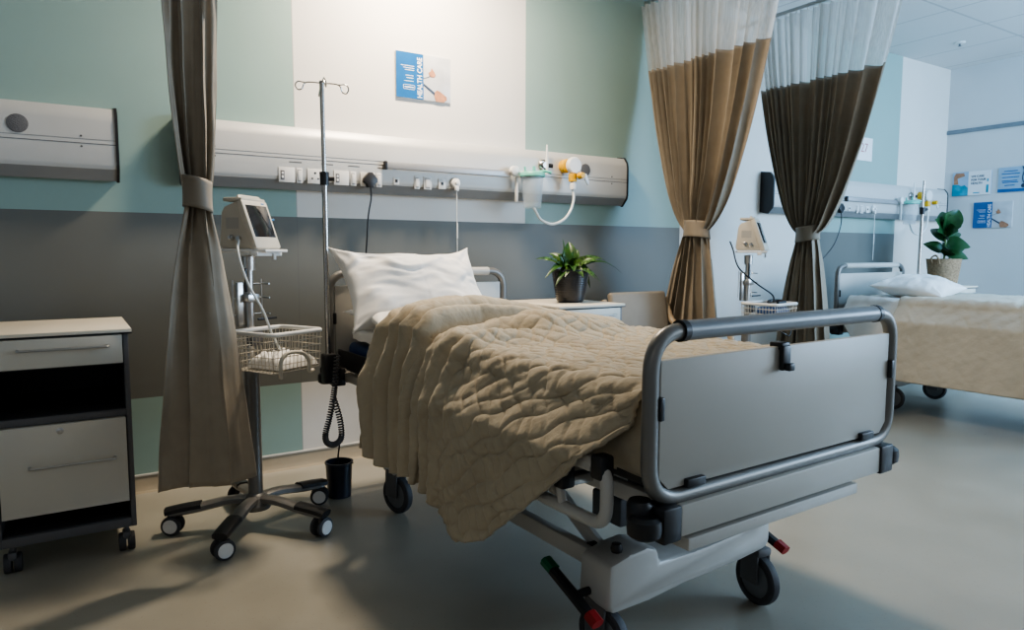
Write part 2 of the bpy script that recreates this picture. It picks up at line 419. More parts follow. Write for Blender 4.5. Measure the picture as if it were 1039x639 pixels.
# ------------------------------------------------------------------ bed head units
def suction_set(dx):
    """suction canister, vacuum outlet, gas regulator, power lead, call cord -- each its own thing"""
    out = []
    far = dx > 0
    w = 'above the far bed' if far else 'above the near bed'
    c = thing('suction_canister', 'clear suction canister with teal lid hung on the rail '+w, 'canister', (2.50+dx, 3.69, 1.475))
    b = B(); add_lathe(b, [(0, 0), (.052, 0), (.056, .006), (.073, .205), (.075, .212), (.071, .212), (.053, .010), (0, .006)], n=28); obj('cup', b, 'cup', c)
    b = B(); add_lathe(b, [(.079, .195), (.083, .200), (.083, .214), (.078, .222), (.045, .232), (.0, .234)], n=28)
    add_tube(b, [(.0, -.02, .23), (.0, -.02, .262)], .010, 12)
    add_tube(b, [(.03, .0, .228), (.075, -.03, .236), (.115, -.045, .226)], .009, 10)
    add_tube(b, [(-.045, .01, .225), (-.05, .012, .26)], .007, 10); obj('lid', b, 'teal', c)
    b = B(); add_lathe(b, [(0, 0), (.03, 0), (.03, .03), (.02, .034), (0, .034)], (-.115, .045, .232), 20, RX(PI/2))
    b2(b, -.125, -.03, .02, .035, .195, .235, .004); b2(b, -.10, -.085, .03, .05, .04, .22, .003); obj('mounting_bracket', b, 'wplastic', c)
    v = thing('vacuum_outlet', 'chrome vacuum outlet with a thin white stem beside the teal-lidded canister '+w, 'outlet', (2.632+dx, 3.765, 1.76))
    b = B(); add_lathe(b, [(0, 0), (.036, 0), (.036, .012), (.028, .02), (.02, .02), (.02, .035), (0, .035)], (0, 0, 0), 24, RX(PI/2)); obj('socket', b, 'chrome', v)
    b = B(); add_tube(b, [(0.02, -.02, 0), (.055, -.035, -.003)], .014, 12); obj('knob', b, 'black', v)
    b = B(); add_tube(b, [(.012, -.03, -.06), (.012, -.03, .02), (.012, -.03, .13)], [.010, .010, .005], 10); obj('gauge_stem', b, 'wplastic', v)
    g = thing('gas_regulator', 'yellow and white gas regulator with a hose looping to the canister '+w, 'regulator', (2.80+dx, 3.765, 1.765))
    b = B(); add_lathe(b, [(0, 0), (.042, 0), (.044, .01), (.044, .05), (.036, .056), (0, .056)], (0, 0, 0), 24, RX(PI/2))
    add_lathe(b, [(.0, -.05), (.026, -.05), (.028, -.04), (.028, .0), (.0, .005)], (.02, -.075, -.055), 20)
    add_lathe(b, [(0, 0), (.02, 0), (.022, .01), (.018, .045), (0, .048)], (.045, -.11, -.068), 16, RX(PI/2)); obj('valve_body', b, 'yellow', g)
    b = B(); add_lathe(b, [(0, 0), (.052, 0), (.056, .006), (.056, .028), (.048, .036), (0, .038)], (.03, -.056, .0), 28, RX(PI/2) @ RY(0)); 
    add_lathe(b, [(0, 0), (.02, 0), (.022, .03), (.015, .05), (0, .05)], (.02, -.078, -.155), 16); obj('dial_housing', b, 'wplastic', g)
    b = B(); add_prism(b, [(.0, -.0), (.03, .0), (.055, -.055), (.045, -.075), (.03, -.06)], 'y', -.14, -.13, bev=.002)
    for v_ in b.verts: v_.co += V((.055, 0, -.055))
    obj('lever', b, 'wplastic', g)
    b = B(); add_tube(b, smooth_path([(.02, -.078, -.15), (.022, -.085, -.22), (-.01, -.09, -.30), (-.07, -.09, -.36), (-.15, -.08, -.385), (-.23, -.075, -.36), (-.27, -.075, -.31), (-.285, -.072, -.285)], 8), .0085, 10); obj('hose', b, 'wax', g)
    p = thing('power_cord', ('black plug and dangling lead in the bed head socket of the far bed' if far else 'black plug and lead hanging from the bed head socket behind the near white pillow'), 'power cord', (1.442+dx, 3.76, 1.60))
    b = B(); add_prism(b, [(-.016, -.044), (.016, -.044), (.022, -.026), (.040, -.012), (.038, .006), (.010, .040), (-.010, .040), (-.038, .006), (-.040, -.012), (-.022, -.026)], 'y', -.034, 0, bev=.0025); obj('plug', b, 'black', p)
    b = B(); add_tube(b, smooth_path([(0, -.02, -.02), (.0, -.03, -.1), (-.02, -.035, -.2), (-.03, -.03, -.35), (-.035, -.0, -.55), (-.03, .03, -.8)] if not far else
                                     [(0, -.02, -.02), (.0, -.03, -.1), (-.03, -.035, -.2), (-.09, -.03, -.32), (-.16, -.0, -.42), (-.24, .03, -.5)], 6), .0048, 8); obj('lead', b, 'black', p)
    q = thing('nurse_call_cord', ('pale call cord hanging from its round socket above the far bed' if far else 'white call cord hanging from its round socket above the near bed'), 'call cord', (1.988+dx, 3.762, 1.612))
    b = B(); add_lathe(b, [(0, 0), (.03, 0), (.032, .006), (.026, .016), (.012, .02), (.01, .032), (0, .034)], (0, 0, 0), 22, RX(PI/2))
    b2(b, -.012, .012, -.03, 0, -.05, -.015, .006); obj('socket_plug', b, 'wplastic', q)
    b = B(); add_tube(b, [(0, -.02, -.04), (0, -.02, -.2), (.002, -.02, -.48)], .0026, 8); add_tube(b, [(.002, -.02, -.24), (.002, -.02, -.33)], .005, 8); obj('cord', b, 'wax', q)
    if far:
        for ch in q.children:
            if ch.name.startswith('socket'): ch.active_material = M['blueclip'] if False else M['wplastic']

def head_unit(label, x0=.50, x1=3.36, black_end=False):
    t = thing('bed_head_unit', label, 'service panel', (0, 0, 0), 0, None)
    pr = [(D, 1.545), (D-.055, 1.530), (D-.098, 1.578), (D-.105, 1.60), (D-.105, 1.795), (D-.098, 1.822), (D-.07, 1.858), (D, 1.868)]
    b = B(); add_prism(b, pr, 'x', x0, x1); obj('housing', b, 'unit', t)
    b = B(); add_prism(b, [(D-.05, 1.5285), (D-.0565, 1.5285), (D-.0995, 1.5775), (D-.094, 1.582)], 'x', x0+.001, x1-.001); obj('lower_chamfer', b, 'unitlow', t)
    b = B(); b2(b, x0, x1, D-.1062, D-.10, 1.688, 1.691, 0); b2(b, x0, x1, D-.1062, D-.10, 1.708, 1.7095, 0)
    obj('groove', b, 'unitline', t)
    for e, xx in enumerate((x0, x1)):
        big = [(D, 1.54), (D-.056, 1.522), (D-.104, 1.572), (D-.111, 1.60), (D-.111, 1.797), (D-.103, 1.826), (D-.073, 1.865), (D, 1.876)]
        b = B(); add_prism(b, big, 'x', xx-.012, xx+.004) if e == 0 else add_prism(b, big, 'x', xx-.004, xx+.008)
        obj('end_cap', b, 'black' if (e == 0 and black_end) or e else 'edge', t)
    f = D-.105
    b = B(); add_lathe(b, [(0, 0), (.040, 0), (.040, .003), (.036, .004), (0, .003)], (2.985, f, 1.755), 28, RX(PI/2)); obj('speaker_grille', b, 'disc', t)
    b = B(); b2(b, 1.545, 2.37, f-.028, f-.012, 1.668, 1.705, .003)
    for xx in (1.6, 1.95, 2.3): b2(b, xx-.01, xx+.01, f-.014, f, 1.676, 1.697, .001)
    r = obj('equipment_rail', b, 'railgrey', t)
    b = B(); b2(b, 1.528, 1.545, f-.030, f-.006, 1.662, 1.710, .003); obj('rail_end_stop', b, 'black', r)
    def plate(cx, w, h, kind):
        b = B(); b2(b, cx-w/2, cx+w/2, f-.004, f, 1.602-h/2, 1.602+h/2, .0015)
        p = obj('socket_plate' if kind != 'switch' else 'switch_plate', b, 'plate', t)
        if kind == 'three_pin':
            b = B(); 
            for (dx, dz, rr) in ((0, .017, .006), (-.016, -.012, .0048), (.016, -.012, .0048)): add_lathe(b, [(0, 0), (rr, 0), (rr, .001), (0, .001)], (cx+dx, f-.004, 1.602+dz), 12, RX(PI/2))
            obj('pin_hole', b, 'black', p)
        elif kind == 'oval':
            b = B(); b2(b, cx-.032, cx-.012, f-.0052, f-.004, 1.602-.026, 1.602+.022, .0004); q = obj('socket_recess', b, 'edge', p)
            b = B(); b2(b, cx-.027, cx-.017, f-.006, f-.004, 1.602-.018, 1.602-.005, .0003); b2(b, cx-.027, cx-.017, f-.006, f-.004, 1.602+.003, 1.602+.014, .0003); obj('contact', b, 'wplastic', q)
        elif kind == 'switch':
            b = B(); b2(b, cx-w*.27, cx+w*.27, f-.008, f-.003, 1.602-h*.34, 1.602+h*.34, .0015); obj('rocker', b, 'plate', p)
            b = B(); b2(b, cx-w*.3, cx+w*.3, f-.0045, f-.0038, 1.602-h*.38, 1.602+h*.38, 0); obj('switch_surround', b, 'edge', p)
        elif kind == 'data':
            b = B(); b2(b, cx-.008, cx+.008, f-.0055, f-.0038, 1.596, 1.612, .0004); obj('port', b, 'black', p)
    for a in ((.99, .085, .078, 'oval'), (1.056, .034, .078, 'switch'), (1.14, .085, .078, 'three_pin'), (1.285, .085, .078, 'oval'), (1.352, .034, .078, 'switch'),
              (1.435, .085, .078, 'three_pin'), (1.502, .034, .078, 'switch'), (1.608, .034, .04, 'data'), (1.737, .034, .075, 'switch'), (1.805, .05, .075, 'switch'), (1.90, .05, .06, 'data')): plate(*a)
    # small engraved caption strips over the sockets
    b = B()
    for cx in (1.04, 1.21, 1.36, 1.53): b2(b, cx-.035, cx+.03, f-.0012, f, 1.668, 1.673, 0)
    obj('caption_strip', b, 'unitline', t)
    b = B()
    for xx in (x1-.14, x0+.14):
        for zz in (1.675, 1.722): add_lathe(b, [(0, 0), (.005, 0), (.004, .002), (0, .002)], (xx, f, zz), 10, RX(PI/2))
    obj('screw', b, 'unitline', t)
    return t
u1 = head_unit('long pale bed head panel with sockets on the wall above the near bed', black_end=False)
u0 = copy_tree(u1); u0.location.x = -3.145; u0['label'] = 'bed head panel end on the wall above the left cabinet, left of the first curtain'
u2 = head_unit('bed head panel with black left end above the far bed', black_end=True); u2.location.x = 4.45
for ch in u2.children:
    if ch.name.startswith('end_cap') and ch.data.materials[0] == M['black'] and ch.data.vertices[0].co.x < 2:
        for v in ch.data.vertices:
            v.co.y -= .02 if v.co.y < D-.01 else 0
suction_set(0); suction_set(4.45)

# ------------------------------------------------------------------ posters
def poster_health(label, loc, rz):
    """local: x across, z up, -y faces the viewer; .355 x .262"""
    W, H = .355, .262
    t = thing('poster', label, 'poster', loc, rz)
    b = B(); b2(b, 0, W, -.012, 0, 0, H, .001); obj('board', b, 'postergrey', t)
    b = B(); b2(b, 0, W*.49, -.0135, -.012, 0, H, 0); p = obj('blue_field', b, 'posterblue', t)
    text_mesh('HEALTH CARE', .043, t, 'headline', 'paper', (W*.425, -.0142, H*.47), (PI/2, -PI/2, 0), bold=.0006, sx=.84)
    b = B()
    for (x0, x1, z) in ((.03, .115, .185), (.045, .115, .173), (.055, .115, .161), (.06, .11, .13), (.065, .11, .116), (.05, .11, .098)): b2(b, x0, x1, -.0142, -.0134, z-.0014, z+.0014, 0)
    for (x0, x1, z0, z1) in ((.045, .118, .075, .077), (.045, .118, .050, .052), (.045, .047, .05, .077), (.116, .118, .05, .077), (.053, .11, .061, .066)): b2(b, x0, x1, -.0142, -.0134, z0, z1, 0)
    obj('small_print', b, 'paper', t)
    b = B(); add_prism(b, [(.175, .096), (.182, .092), (.258, .044), (.25, .032), (.175, .083)], 'y', -.0140, -.0128); add_tube(b, [(.175, -.0134, .125), (.205, -.0134, .135), (.222, -.0134, .148)], .0014, 6); obj('printed_pen', b, 'ink', t)
    b = B()
    add_prism(b, [(.245, .03), (.25, .055), (.262, .066), (.28, .062), (.30, .05), (.325, .035), (.33, .018), (.31, .0), (.255, .0), (.25, .015)], 'y', -.0142, -.0128)
    add_prism(b, [(.212, .15), (.222, .138), (.245, .14), (.255, .152), (.245, .17), (.228, .192), (.222, .172), (.208, .162)], 'y', -.0142, -.0128)
    obj('printed_hand', b, 'skin', t)
    return t
poster_health('blue and white HEALTH CARE poster alone on the wall above the near bed', (1.655, D, 2.10), 0)
# right wall: local x runs toward the camera (-y world)
poster_health('blue and white HEALTH CARE poster on the far right wall, below two others', (XR, 3.565, 1.455), -PI/2)
t = thing('poster', 'white poster with a teal photo strip on the right wall, nearest the corner', 'poster', (XR, 3.785, 1.795), -PI/2)
b = B(); b2(b, 0, .365, -.012, 0, 0, .245, .001); obj('board', b, 'posterpale', t)
b = B(); b2(b, 0, .155, -.0135, -.012, 0, .245, 0); obj('printed_photo', b, 'posterpale', t)
b = B(); add_prism(b, [(0, 0), (.155, 0), (.155, .075), (.12, .11), (.09, .10), (.06, .115), (0, .12)], 'y', -.0142, -.0133); obj('printed_gloves', b, 'posterteal', t)
b = B(); add_prism(b, [(.015, .12), (.06, .12), (.05, .18), (.12, .20), (.11, .235), (.03, .235), (.012, .2)], 'y', -.0143, -.0133); obj('printed_hand', b, 'skin', t)
b = B(); b2(b, .155, .365, -.0135, -.012, 0, .245, 0); q = obj('white_field', b, 'paper', t)
for k, s in enumerate(('WE CARE', 'FOR YOUR', 'HEALTH')): text_mesh(s, .03, t, 'headline', 'ink', (.18, -.0142, .19-.035*k), (PI/2, 0, 0), 'LEFT', bold=.0006, sx=.95)
b = B(); b2(b, .325, .347, -.0145, -.013, .02, .10, .0); b2(b, .33, .343, -.0145, -.013, .13, .16, 0); b2(b, .205, .265, -.0145, -.013, .018, .028, 0); obj('printed_vial', b, 'posterteal', t)
t = thing('poster', 'pale blue poster with a stethoscope print on the right wall, nearest the picture edge', 'poster', (XR, 3.355, 1.805), -PI/2)
b = B(); b2(b, 0, .365, -.012, 0, 0, .245, .001); obj('board', b, 'posterpale', t)
b = B(); b2(b, 0, .365, -.0135, -.012, 0, .03, 0); obj('blue_strip', b, 'posterblue', t)
b = B()
for (x0, x1, z) in ((.05, .17, .205), (.03, .19, .18), (.035, .185, .145), (.035, .17, .11), (.04, .18, .095), (.06, .15, .065)): b2(b, x0, x1, -.0142, -.0134, z-.004, z+.004, 0)
obj('small_print', b, 'posterdeep', t)
b = B(); add_tube(b, smooth_path([(.21, -.014, .245), (.225, -.014, .20), (.215, -.014, .14), (.225, -.014, .09), (.25, -.014, .06), (.28, -.014, .09), (.30, -.014, .14), (.33, -.014, .20)], 5), .005, 8)
add_lathe(b, [(0, 0), (.02, 0), (.02, .002), (0, .003)], (.225, -.0135, .055), 16, RX(PI/2)); obj('printed_stethoscope', b, 'ink', t)
t = thing('wall_notice', 'small white notice numbered 27 on the green wall beside the far curtain', 'sign', (6.30, D, 2.07), 0)
b = B(); b2(b, 0, .25, -.008, 0, 0, .215, .001); obj('board', b, 'paper', t)
text_mesh('27', .12, t, 'number', 'redink', (.115, -.0088, .115), (PI/2, 0, 0))

# ------------------------------------------------------------------ curtains
def curtain(label, x0, zt, ztie, zbot, tie, top, hem, znet, seed, amp_top=.05, n=13, xbot=0., amp_bot=.07, ptop=.6, tiew=.05, y0=0, rz=0):
    t = thing('privacy_curtain', label, 'curtain', (x0, y0, 0), rz)
    rnd = random.Random(seed); ph = rnd.random()*9
    CU = n*12
    offs = [rnd.uniform(-1, 1) for _ in range(n+2)]
    def P(u, z):
        if z >= ztie:
            k = (z-ztie)/(zt-ztie); kk = k**ptop
            yb = lerp(tie[0], top[0], kk); yf = lerp(tie[1], top[1], kk)
            a = lerp(tiew, amp_top, min(1, k*2.2)) ; xo = 0
            if k < .22:                                   # soft belly right above the tieback
                a *= 1+.25*math.sin(PI*k/.22)
        else:
            k = (ztie-z)/(ztie-zbot); kk = 1-(1-k)**2.0; kk = lerp(k, kk, .5)
            yb = lerp(tie[0], hem[0], kk); yf = lerp(tie[1], hem[1], kk)
            a = lerp(tiew, amp_bot, min(1, k*1.6)); xo = xbot*kk
        y = lerp(yb, yf, u)
        # several pleats of uneven size; below the tie they merge into broad folds
        w = n*(1-(1-u)**1.35)+.3*math.sin(2*PI*u*2.3+ph)
        fine = math.sin(2*PI*w)
        broad = math.sin(2*PI*(u*n*.36)+ph*1.7)
        m = sstep(ztie-.22, ztie+.0, z) if z < ztie else 1
        mixv = lerp(broad*.85+.16*fine, fine*(.75+.25*offs[int(u*n)])+.25*broad, m)
        env = math.sqrt(max(0, 1-(2*u-1)**2)) if True else 1
        near = math.exp(-abs(z-ztie)/.22)
        e = lerp(1, env, near)
        x = a*mixv*e
        nz = noise.noise(V((u*4+seed, z*1.6, seed)))*.02+noise.noise(V((u*14+seed, z*5, seed*2)))*.006
        # pleat tips swing in y too so folds overlap
        y += .012*math.cos(2*PI*w)*(1-near)
        dz = 0
        if z < ztie: dz = 0
        return V((x+xo+nz*(1-near*.7), y+nz*.5, z))
    zs = [zbot+(znet-zbot)*i/90 for i in range(91)]
    G = [[P(j/CU, z) for j in range(CU+1)] for z in zs]
    # hem sags unevenly
    obj('fabric', grid_bm(G), 'curtain', t, 80, solid=.0025)
    zs = [znet+.002+(zt-znet-.002)*i/24 for i in range(25)]
    obj('mesh_header', grid_bm([[P(j/CU, z)+V((0, 0, .0)) for j in range(CU+1)] for z in zs]), 'net', t, 80)
    # tieback band
    yc = (tie[0]+tie[1])/2; ry = abs(tie[0]-tie[1])/2+.012; rx = tiew*1.12+.012
    rings = []
    for i in range(9):
        z = ztie-.055+.11*i/8; s = 1-.04*math.sin(PI*i/8)
        rings.append([V((rx*s*math.cos(a)+.004*math.sin(3*a+i*.2), yc+ry*s*math.sin(a), z+.012*math.sin(a+seed))) for a in [2*PI*k/48 for k in range(48)]])
    obj('tieback', grid_bm(rings, True), 'tie', t, 60, solid=.005)
    return t
curtain('taupe curtain tied back in front of the trolley at left', .403, 2.96, 1.405, .325, (-.036, .038), (-.112, .112), (-.165, .175), 2.45, 3, n=3, xbot=.0, amp_bot=.040, amp_top=.016, tiew=.034, ptop=.38, y0=2.75, rz=-PI/2)
curtain('brown curtain with white mesh top, tied back beside the beige chair', 3.60, 2.96, 1.35, .33, (3.42, 3.235), (3.86, 2.71), (3.66, 3.10), 2.49, 5, n=14, amp_top=.05, amp_bot=.06)
curtain('dark taupe curtain with white mesh top, nearest the far bed', 4.62, 2.96, 1.34, .33, (3.27, 3.11), (3.72, 2.52), (3.44, 2.98), 2.45, 9, n=15, amp_top=.05, amp_bot=.06)
for k, (xx, lab) in enumerate(((.395, 'ceiling curtain track above the left curtain'), (3.60, 'ceiling curtain track above the brown curtain'), (4.62, 'ceiling curtain track visible above the dark taupe curtain'))):
    t = thing('curtain_track', lab, 'curtain track', (xx, 0, 0))
    b = B(); b2(b, -.014, .014, -.6, D, 2.972, 3.0, .003); obj('rail', b, 'steel', t)
    b = B()
    for yy in (.4, 1.6, 2.8, 3.6): b2(b, -.01, .01, yy-.01, yy+.01, 3.0, ZC, .001)
    obj('hanger', b, 'steel', t)
    b = B()
    y0, y1 = ((2.80, 2.70), (3.86, 2.71), (3.72, 2.52))[k]
    for i in range(14): 
        yy = lerp(y0, y1, i/13); b2(b, -.003, .003, yy-.003, yy+.003, 2.95, 2.975, 0)
    obj('glider', b, 'wplastic', t)

# ------------------------------------------------------------------ bedside cabinets
def cabinet(label, loc):
    W, DP, H = .455, .56, .90
    t = thing('bedside_cabinet', label, 'cabinet', loc, 0)
    b = B(); b2(b, -.012, W+.012, -.015, DP, H-.014, H, .002); top = obj('top_panel', b, 'cream', t)
    b = B(); b2(b, -.013, W+.013, -.016, DP+.001, H-.019, H-.0135, .0005); obj('top_edging', b, 'black', top)
    b = B()
    for s in (0, 1):
        x = 0 if s == 0 else W-.018
        b2(b, x, x+.018, 0, DP-.005, .105, H-.018, .002)
    b2(b, .018, W-.018, DP-.02, DP-.005, .105, H-.018, 0)
    obj('side_panel', b, 'edge', t)
    b = B(); b2(b, .018, W-.018, .005, DP-.02, .555, .582, .001); b2(b, .018, W-.018, .002, DP-.02, .105, .140, .001); b2(b, .018, W-.018, .02, DP-.02, .76, .768, 0)
    obj('shelf', b, 'edge', t)
    b = B(); b2(b, .0185, W-.0185, .02, DP-.022, .141, .143, 0); b2(b, .0185, W-.0185, .01, DP-.022, .583, .585, 0)
    b2(b, .0182, .0195, .02, DP-.021, .585, .75, 0); b2(b, W-.0195, W-.0182, .02, DP-.021, .585, .75, 0); b2(b, .02, W-.02, DP-.022, DP-.0205, .141, .76, 0)
    obj('shelf_lining', b, 'dark', t)
    def handle(p, x0, x1, z, y):
        b = B(); add_tube(b, round_path([(x0, y, z), (x0, y-.028, z), (x1, y-.028, z), (x1, y, z)], .008), .005, 10); obj('handle', b, 'steel', p)
    b = B(); b2(b, .022, W-.022, -.012, .30, .768, H-.022, .002); d = obj('drawer', b, 'cabpanel', t); handle(d, .10, W-.07, .838, -.012)
    b = B(); b2(b, .022, W-.022, -.012, .35, .215, .552, .002); d = obj('door', b, 'cabpanel', t); handle(d, .115, W-.065, .40, -.012)
    b = B(); add_lathe(b, [(0, 0), (.012, 0), (.012, .003), (.008, .005), (.0, .005)], (.215, -.012, .527), 18, RX(PI/2)); b2(b, .212, .218, -.022, -.012, .520, .534, .001); obj('lock', b, 'steel', d)
    for (cx, cy) in ((.04, .04), (W-.04, .04), (.04, DP-.05), (W-.04, DP-.05)):
        b = B(); add_lathe(b, [(.0, -.013), (.02, -.013), (.034, -.012), (.036, -.008), (.036, .008), (.034, .012), (.02, .013), (0, .013)], (cx-.012, cy, .036), 24, RY(PI/2)); 
        add_lathe(b, [(.0, -.013), (.02, -.013), (.034, -.012), (.036, -.008), (.036, .008), (.034, .012), (.02, .013), (0, .013)], (cx+.02, cy, .036), 24, RY(PI/2)); wb = b
        b = B(); b2(b, cx-.01, cx+.018, cy-.03, cy+.03, .05, .082, .008); cyl(b, (cx+.004, cy, .08), (cx+.004, cy, .106), .009); c = obj('caster', b, 'edge', t); obj('wheel', wb, 'rubber', c)
    return t
cabinet('pale drawer cabinet on casters at the left edge, open shelves below its drawer', (-.272, 3.085, 0))
cabinet('pale bedside cabinet behind the near bed carrying the dark potted plant', (2.275, 3.085, 0))
cabinet('white bedside cabinet behind the far bed with the basket plant on it', (6.54, 3.085, 0))

# ------------------------------------------------------------------ plants
def leaf(bm, base, d, up, L, W, droop, fold=.25, mi=0, n=9, tipw=1.0):
    base = V(base); d = V(d).normalized(); side = d.cross(V(up)).normalized(); u = side.cross(d).normalized()
    rows = []
    for i in range(n+1):
        t = i/n; w = W*(math.sin(PI*min(1, t**.8*.98+.02)))**.8 if 0 < t < 1 else .0008
        c = base+d*(L*t)+u*(L*.18*math.sin(PI*t*.6))-V((0, 0, 1))*(droop*L*t*t)
        rows.append([bm.verts.new(c-side*w/2+u*w*fold), bm.verts.new(c-side*w/4+u*w*fold*.35), bm.verts.new(c), bm.verts.new(c+side*w/4+u*w*fold*.35), bm.verts.new(c+side*w/2+u*w*fold)])
    for a, c in zip(rows, rows[1:]):
        for k in range(4): bm.faces.new((a[k], a[k+1], c[k+1], c[k])).material_index = mi
t = thing('potted_plant', 'small leafy plant in a ribbed charcoal pot on the near bedside cabinet', 'plant', (2.535, 3.33, .90))
pr = [(0, 0), (.072, 0), (.077, .005)]
for i in range(13):
    z = .012+i*.0135; r = .078+.034*(z/.19)**.8; pr += [(r, z), (r+.003, z+.005), (r+.003, z+.010)]
pr += [(.115, .190), (.112, .196), (.104, .19), (.10, .165), (0, .165)]
b = B(); add_lathe(b, pr, n=40); obj('pot', b, 'pot', t, 50)
b = B(); add_lathe(b, [(.101, .170), (.06, .177), (0, .18)], n=24); obj('soil', b, 'soil', t)
b = B(); rnd = random.Random(4)
LV = [(-100, 75, .235, .075, 0), (-95, 60, .09, .07, .1)]
# azimuth measured in degrees (0 = +x, 180 = -x), elevation, length, width, droop
spec = [(185, 30, .24, .05, .75), (175, 24, .26, .035, .25), (200, 20, .17, .045, .9), (5, 26, .28, .06, .35), (-15, 38, .21, .055, .45), (20, 22, .20, .05, 1.0), (-5, 22, .36, .022, .55),
        (60, 60, .20, .075, .1), (45, 50, .22, .06, .3), (-60, 28, .17, .07, .8), (-90, 30, .15, .075, .8), (-120, 30, .17, .06, .6), (110, 45, .2, .06, .3), (140, 40, .19, .06, .4),
        (-40, 45, .19, .06, .4), (-150, 40, .16, .06, .5), (90, 70, .16, .06, .1), (-80, 60, .14, .06, .3), (30, 62, .17, .055, .2), (160, 58, .14, .055, .2), (-30, 15, .17, .05, .8), (215, 32, .15, .05, .8)]
for (az, el, L, W, dr) in spec:
    a, e = math.radians(az), math.radians(el); d = V((math.cos(a)*math.cos(e), math.sin(a)*math.cos(e), math.sin(e)))
    leaf(b, (.02*math.cos(a), .02*math.sin(a), .178), d, (-.25, -.45, .8), L*1.08, W*1.15, dr, mi=rnd.choice((0, 1)))
add_tube(b, [(-.02, -.0, .17), (-.05, 0, .26), (-.065, 0, .29)], .004, 8, mi=0)
leaf(b, (-.06, 0, .275), (-.30, -.05, 1), (1, -.9, 0), .105, .062, 0, mi=1, fold=.1)
obj('foliage', b, ('leaf', 'leafspot'), t, 60)
t = thing('potted_plant', 'upright broad-leaved plant in a woven basket pot behind the far bed', 'plant', (6.845, 3.30, .90))
b = B(); pr = [(0, 0), (.105, 0), (.11, .01)]
for i in range(14): z = .015+i*.016; r = .112+.03*z/.24; pr += [(r, z), (r+.004, z+.008)]
pr += [(.145, .245), (.135, .245), (.13, .22), (0, .22)]; add_lathe(b, pr, n=40)
for s in (-1, 1): add_tube(b, smooth_path([(s*.14, -.03, .20), (s*.165, -.03, .25), (s*.155, 0, .275), (s*.165, .03, .25), (s*.14, .03, .20)], 5), .008, 8)
obj('pot', b, 'basketpot', t, 50)
b = B(); add_lathe(b, [(.131, .222), (0, .23)], n=24); obj('soil', b, 'soil', t)
b = B(); add_tube(b, smooth_path([(0, 0, .2), (.01, 0, .4), (-.005, 0, .50), (.01, 0, .58)], 5), .009, 8); obj('stem', b, 'stem', t)
b = B(); rnd = random.Random(11)
for (az, el, L, W, z, dr) in ((185, 12, .30, .10, .43, .1), (10, 12, .30, .10, .43, .1), (200, 18, .24, .10, .30, .2), (-10, 15, .25, .10, .30, .1), (165, 40, .25, .11, .47, .1), (20, 38, .27, .11, .46, .1), (-60, 15, .22, .12, .36, .4),
        (-110, 30, .22, .12, .46, .4), (70, 40, .24, .11, .4, .2), (110, 30, .22, .10, .3, .2), (190, 60, .20, .10, .52, .1), (-30, 62, .22, .13, .52, .05), (60, 65, .20, .11, .52, .1), (-100, 70, .20, .13, .50, .1), (-45, 0, .2, .1, .28, .3), (215, 5, .22, .09, .27, .1)):
    a, e = math.radians(az), math.radians(el); d = V((math.cos(a)*math.cos(e), math.sin(a)*math.cos(e), math.sin(e)))
    leaf(b, (.01*math.cos(a), .01*math.sin(a), z), d, (-.45, -.6, .55), L*.92, W*1.35, dr, fold=.1)
obj('foliage', b, 'leafdark', t, 60)

# ------------------------------------------------------------------ armchair between cabinet and curtain
t = thing('armchair', 'beige armchair with curved wooden arms behind the near bed', 'chair', (3.245, 3.42, 0))
R_ = RX(math.radians(-10))
b = B(); add_box(b, 0, .06, .70, .50, .05, .47, .02, R_, seg=3); obj('backrest', b, 'chair', t)
b = B(); add_box(b, 0, -.22, .43, .50, .50, .09, .03, seg=3); obj('seat', b, 'chair', t)
for s in (-1, 1):
    b = B(); add_tube(b, round_path([(s*.275, .12, .88), (s*.275, .03, .70), (s*.275, -.48, .70), (s*.275, -.50, .0)], .07, 8), .022, 12); obj('arm', b, 'wood', t)
    b = B(); add_tube(b, [(s*.275, .04, .62), (s*.275, .12, 0)], .017, 12); obj('leg', b, 'wood', t)
b = B(); b2(b, -.275, .275, -.03, 0, .36, .40, .004); b2(b, -.275, .275, -.47, -.44, .36, .40, .004); obj('seat_rail', b, 'wood', t)

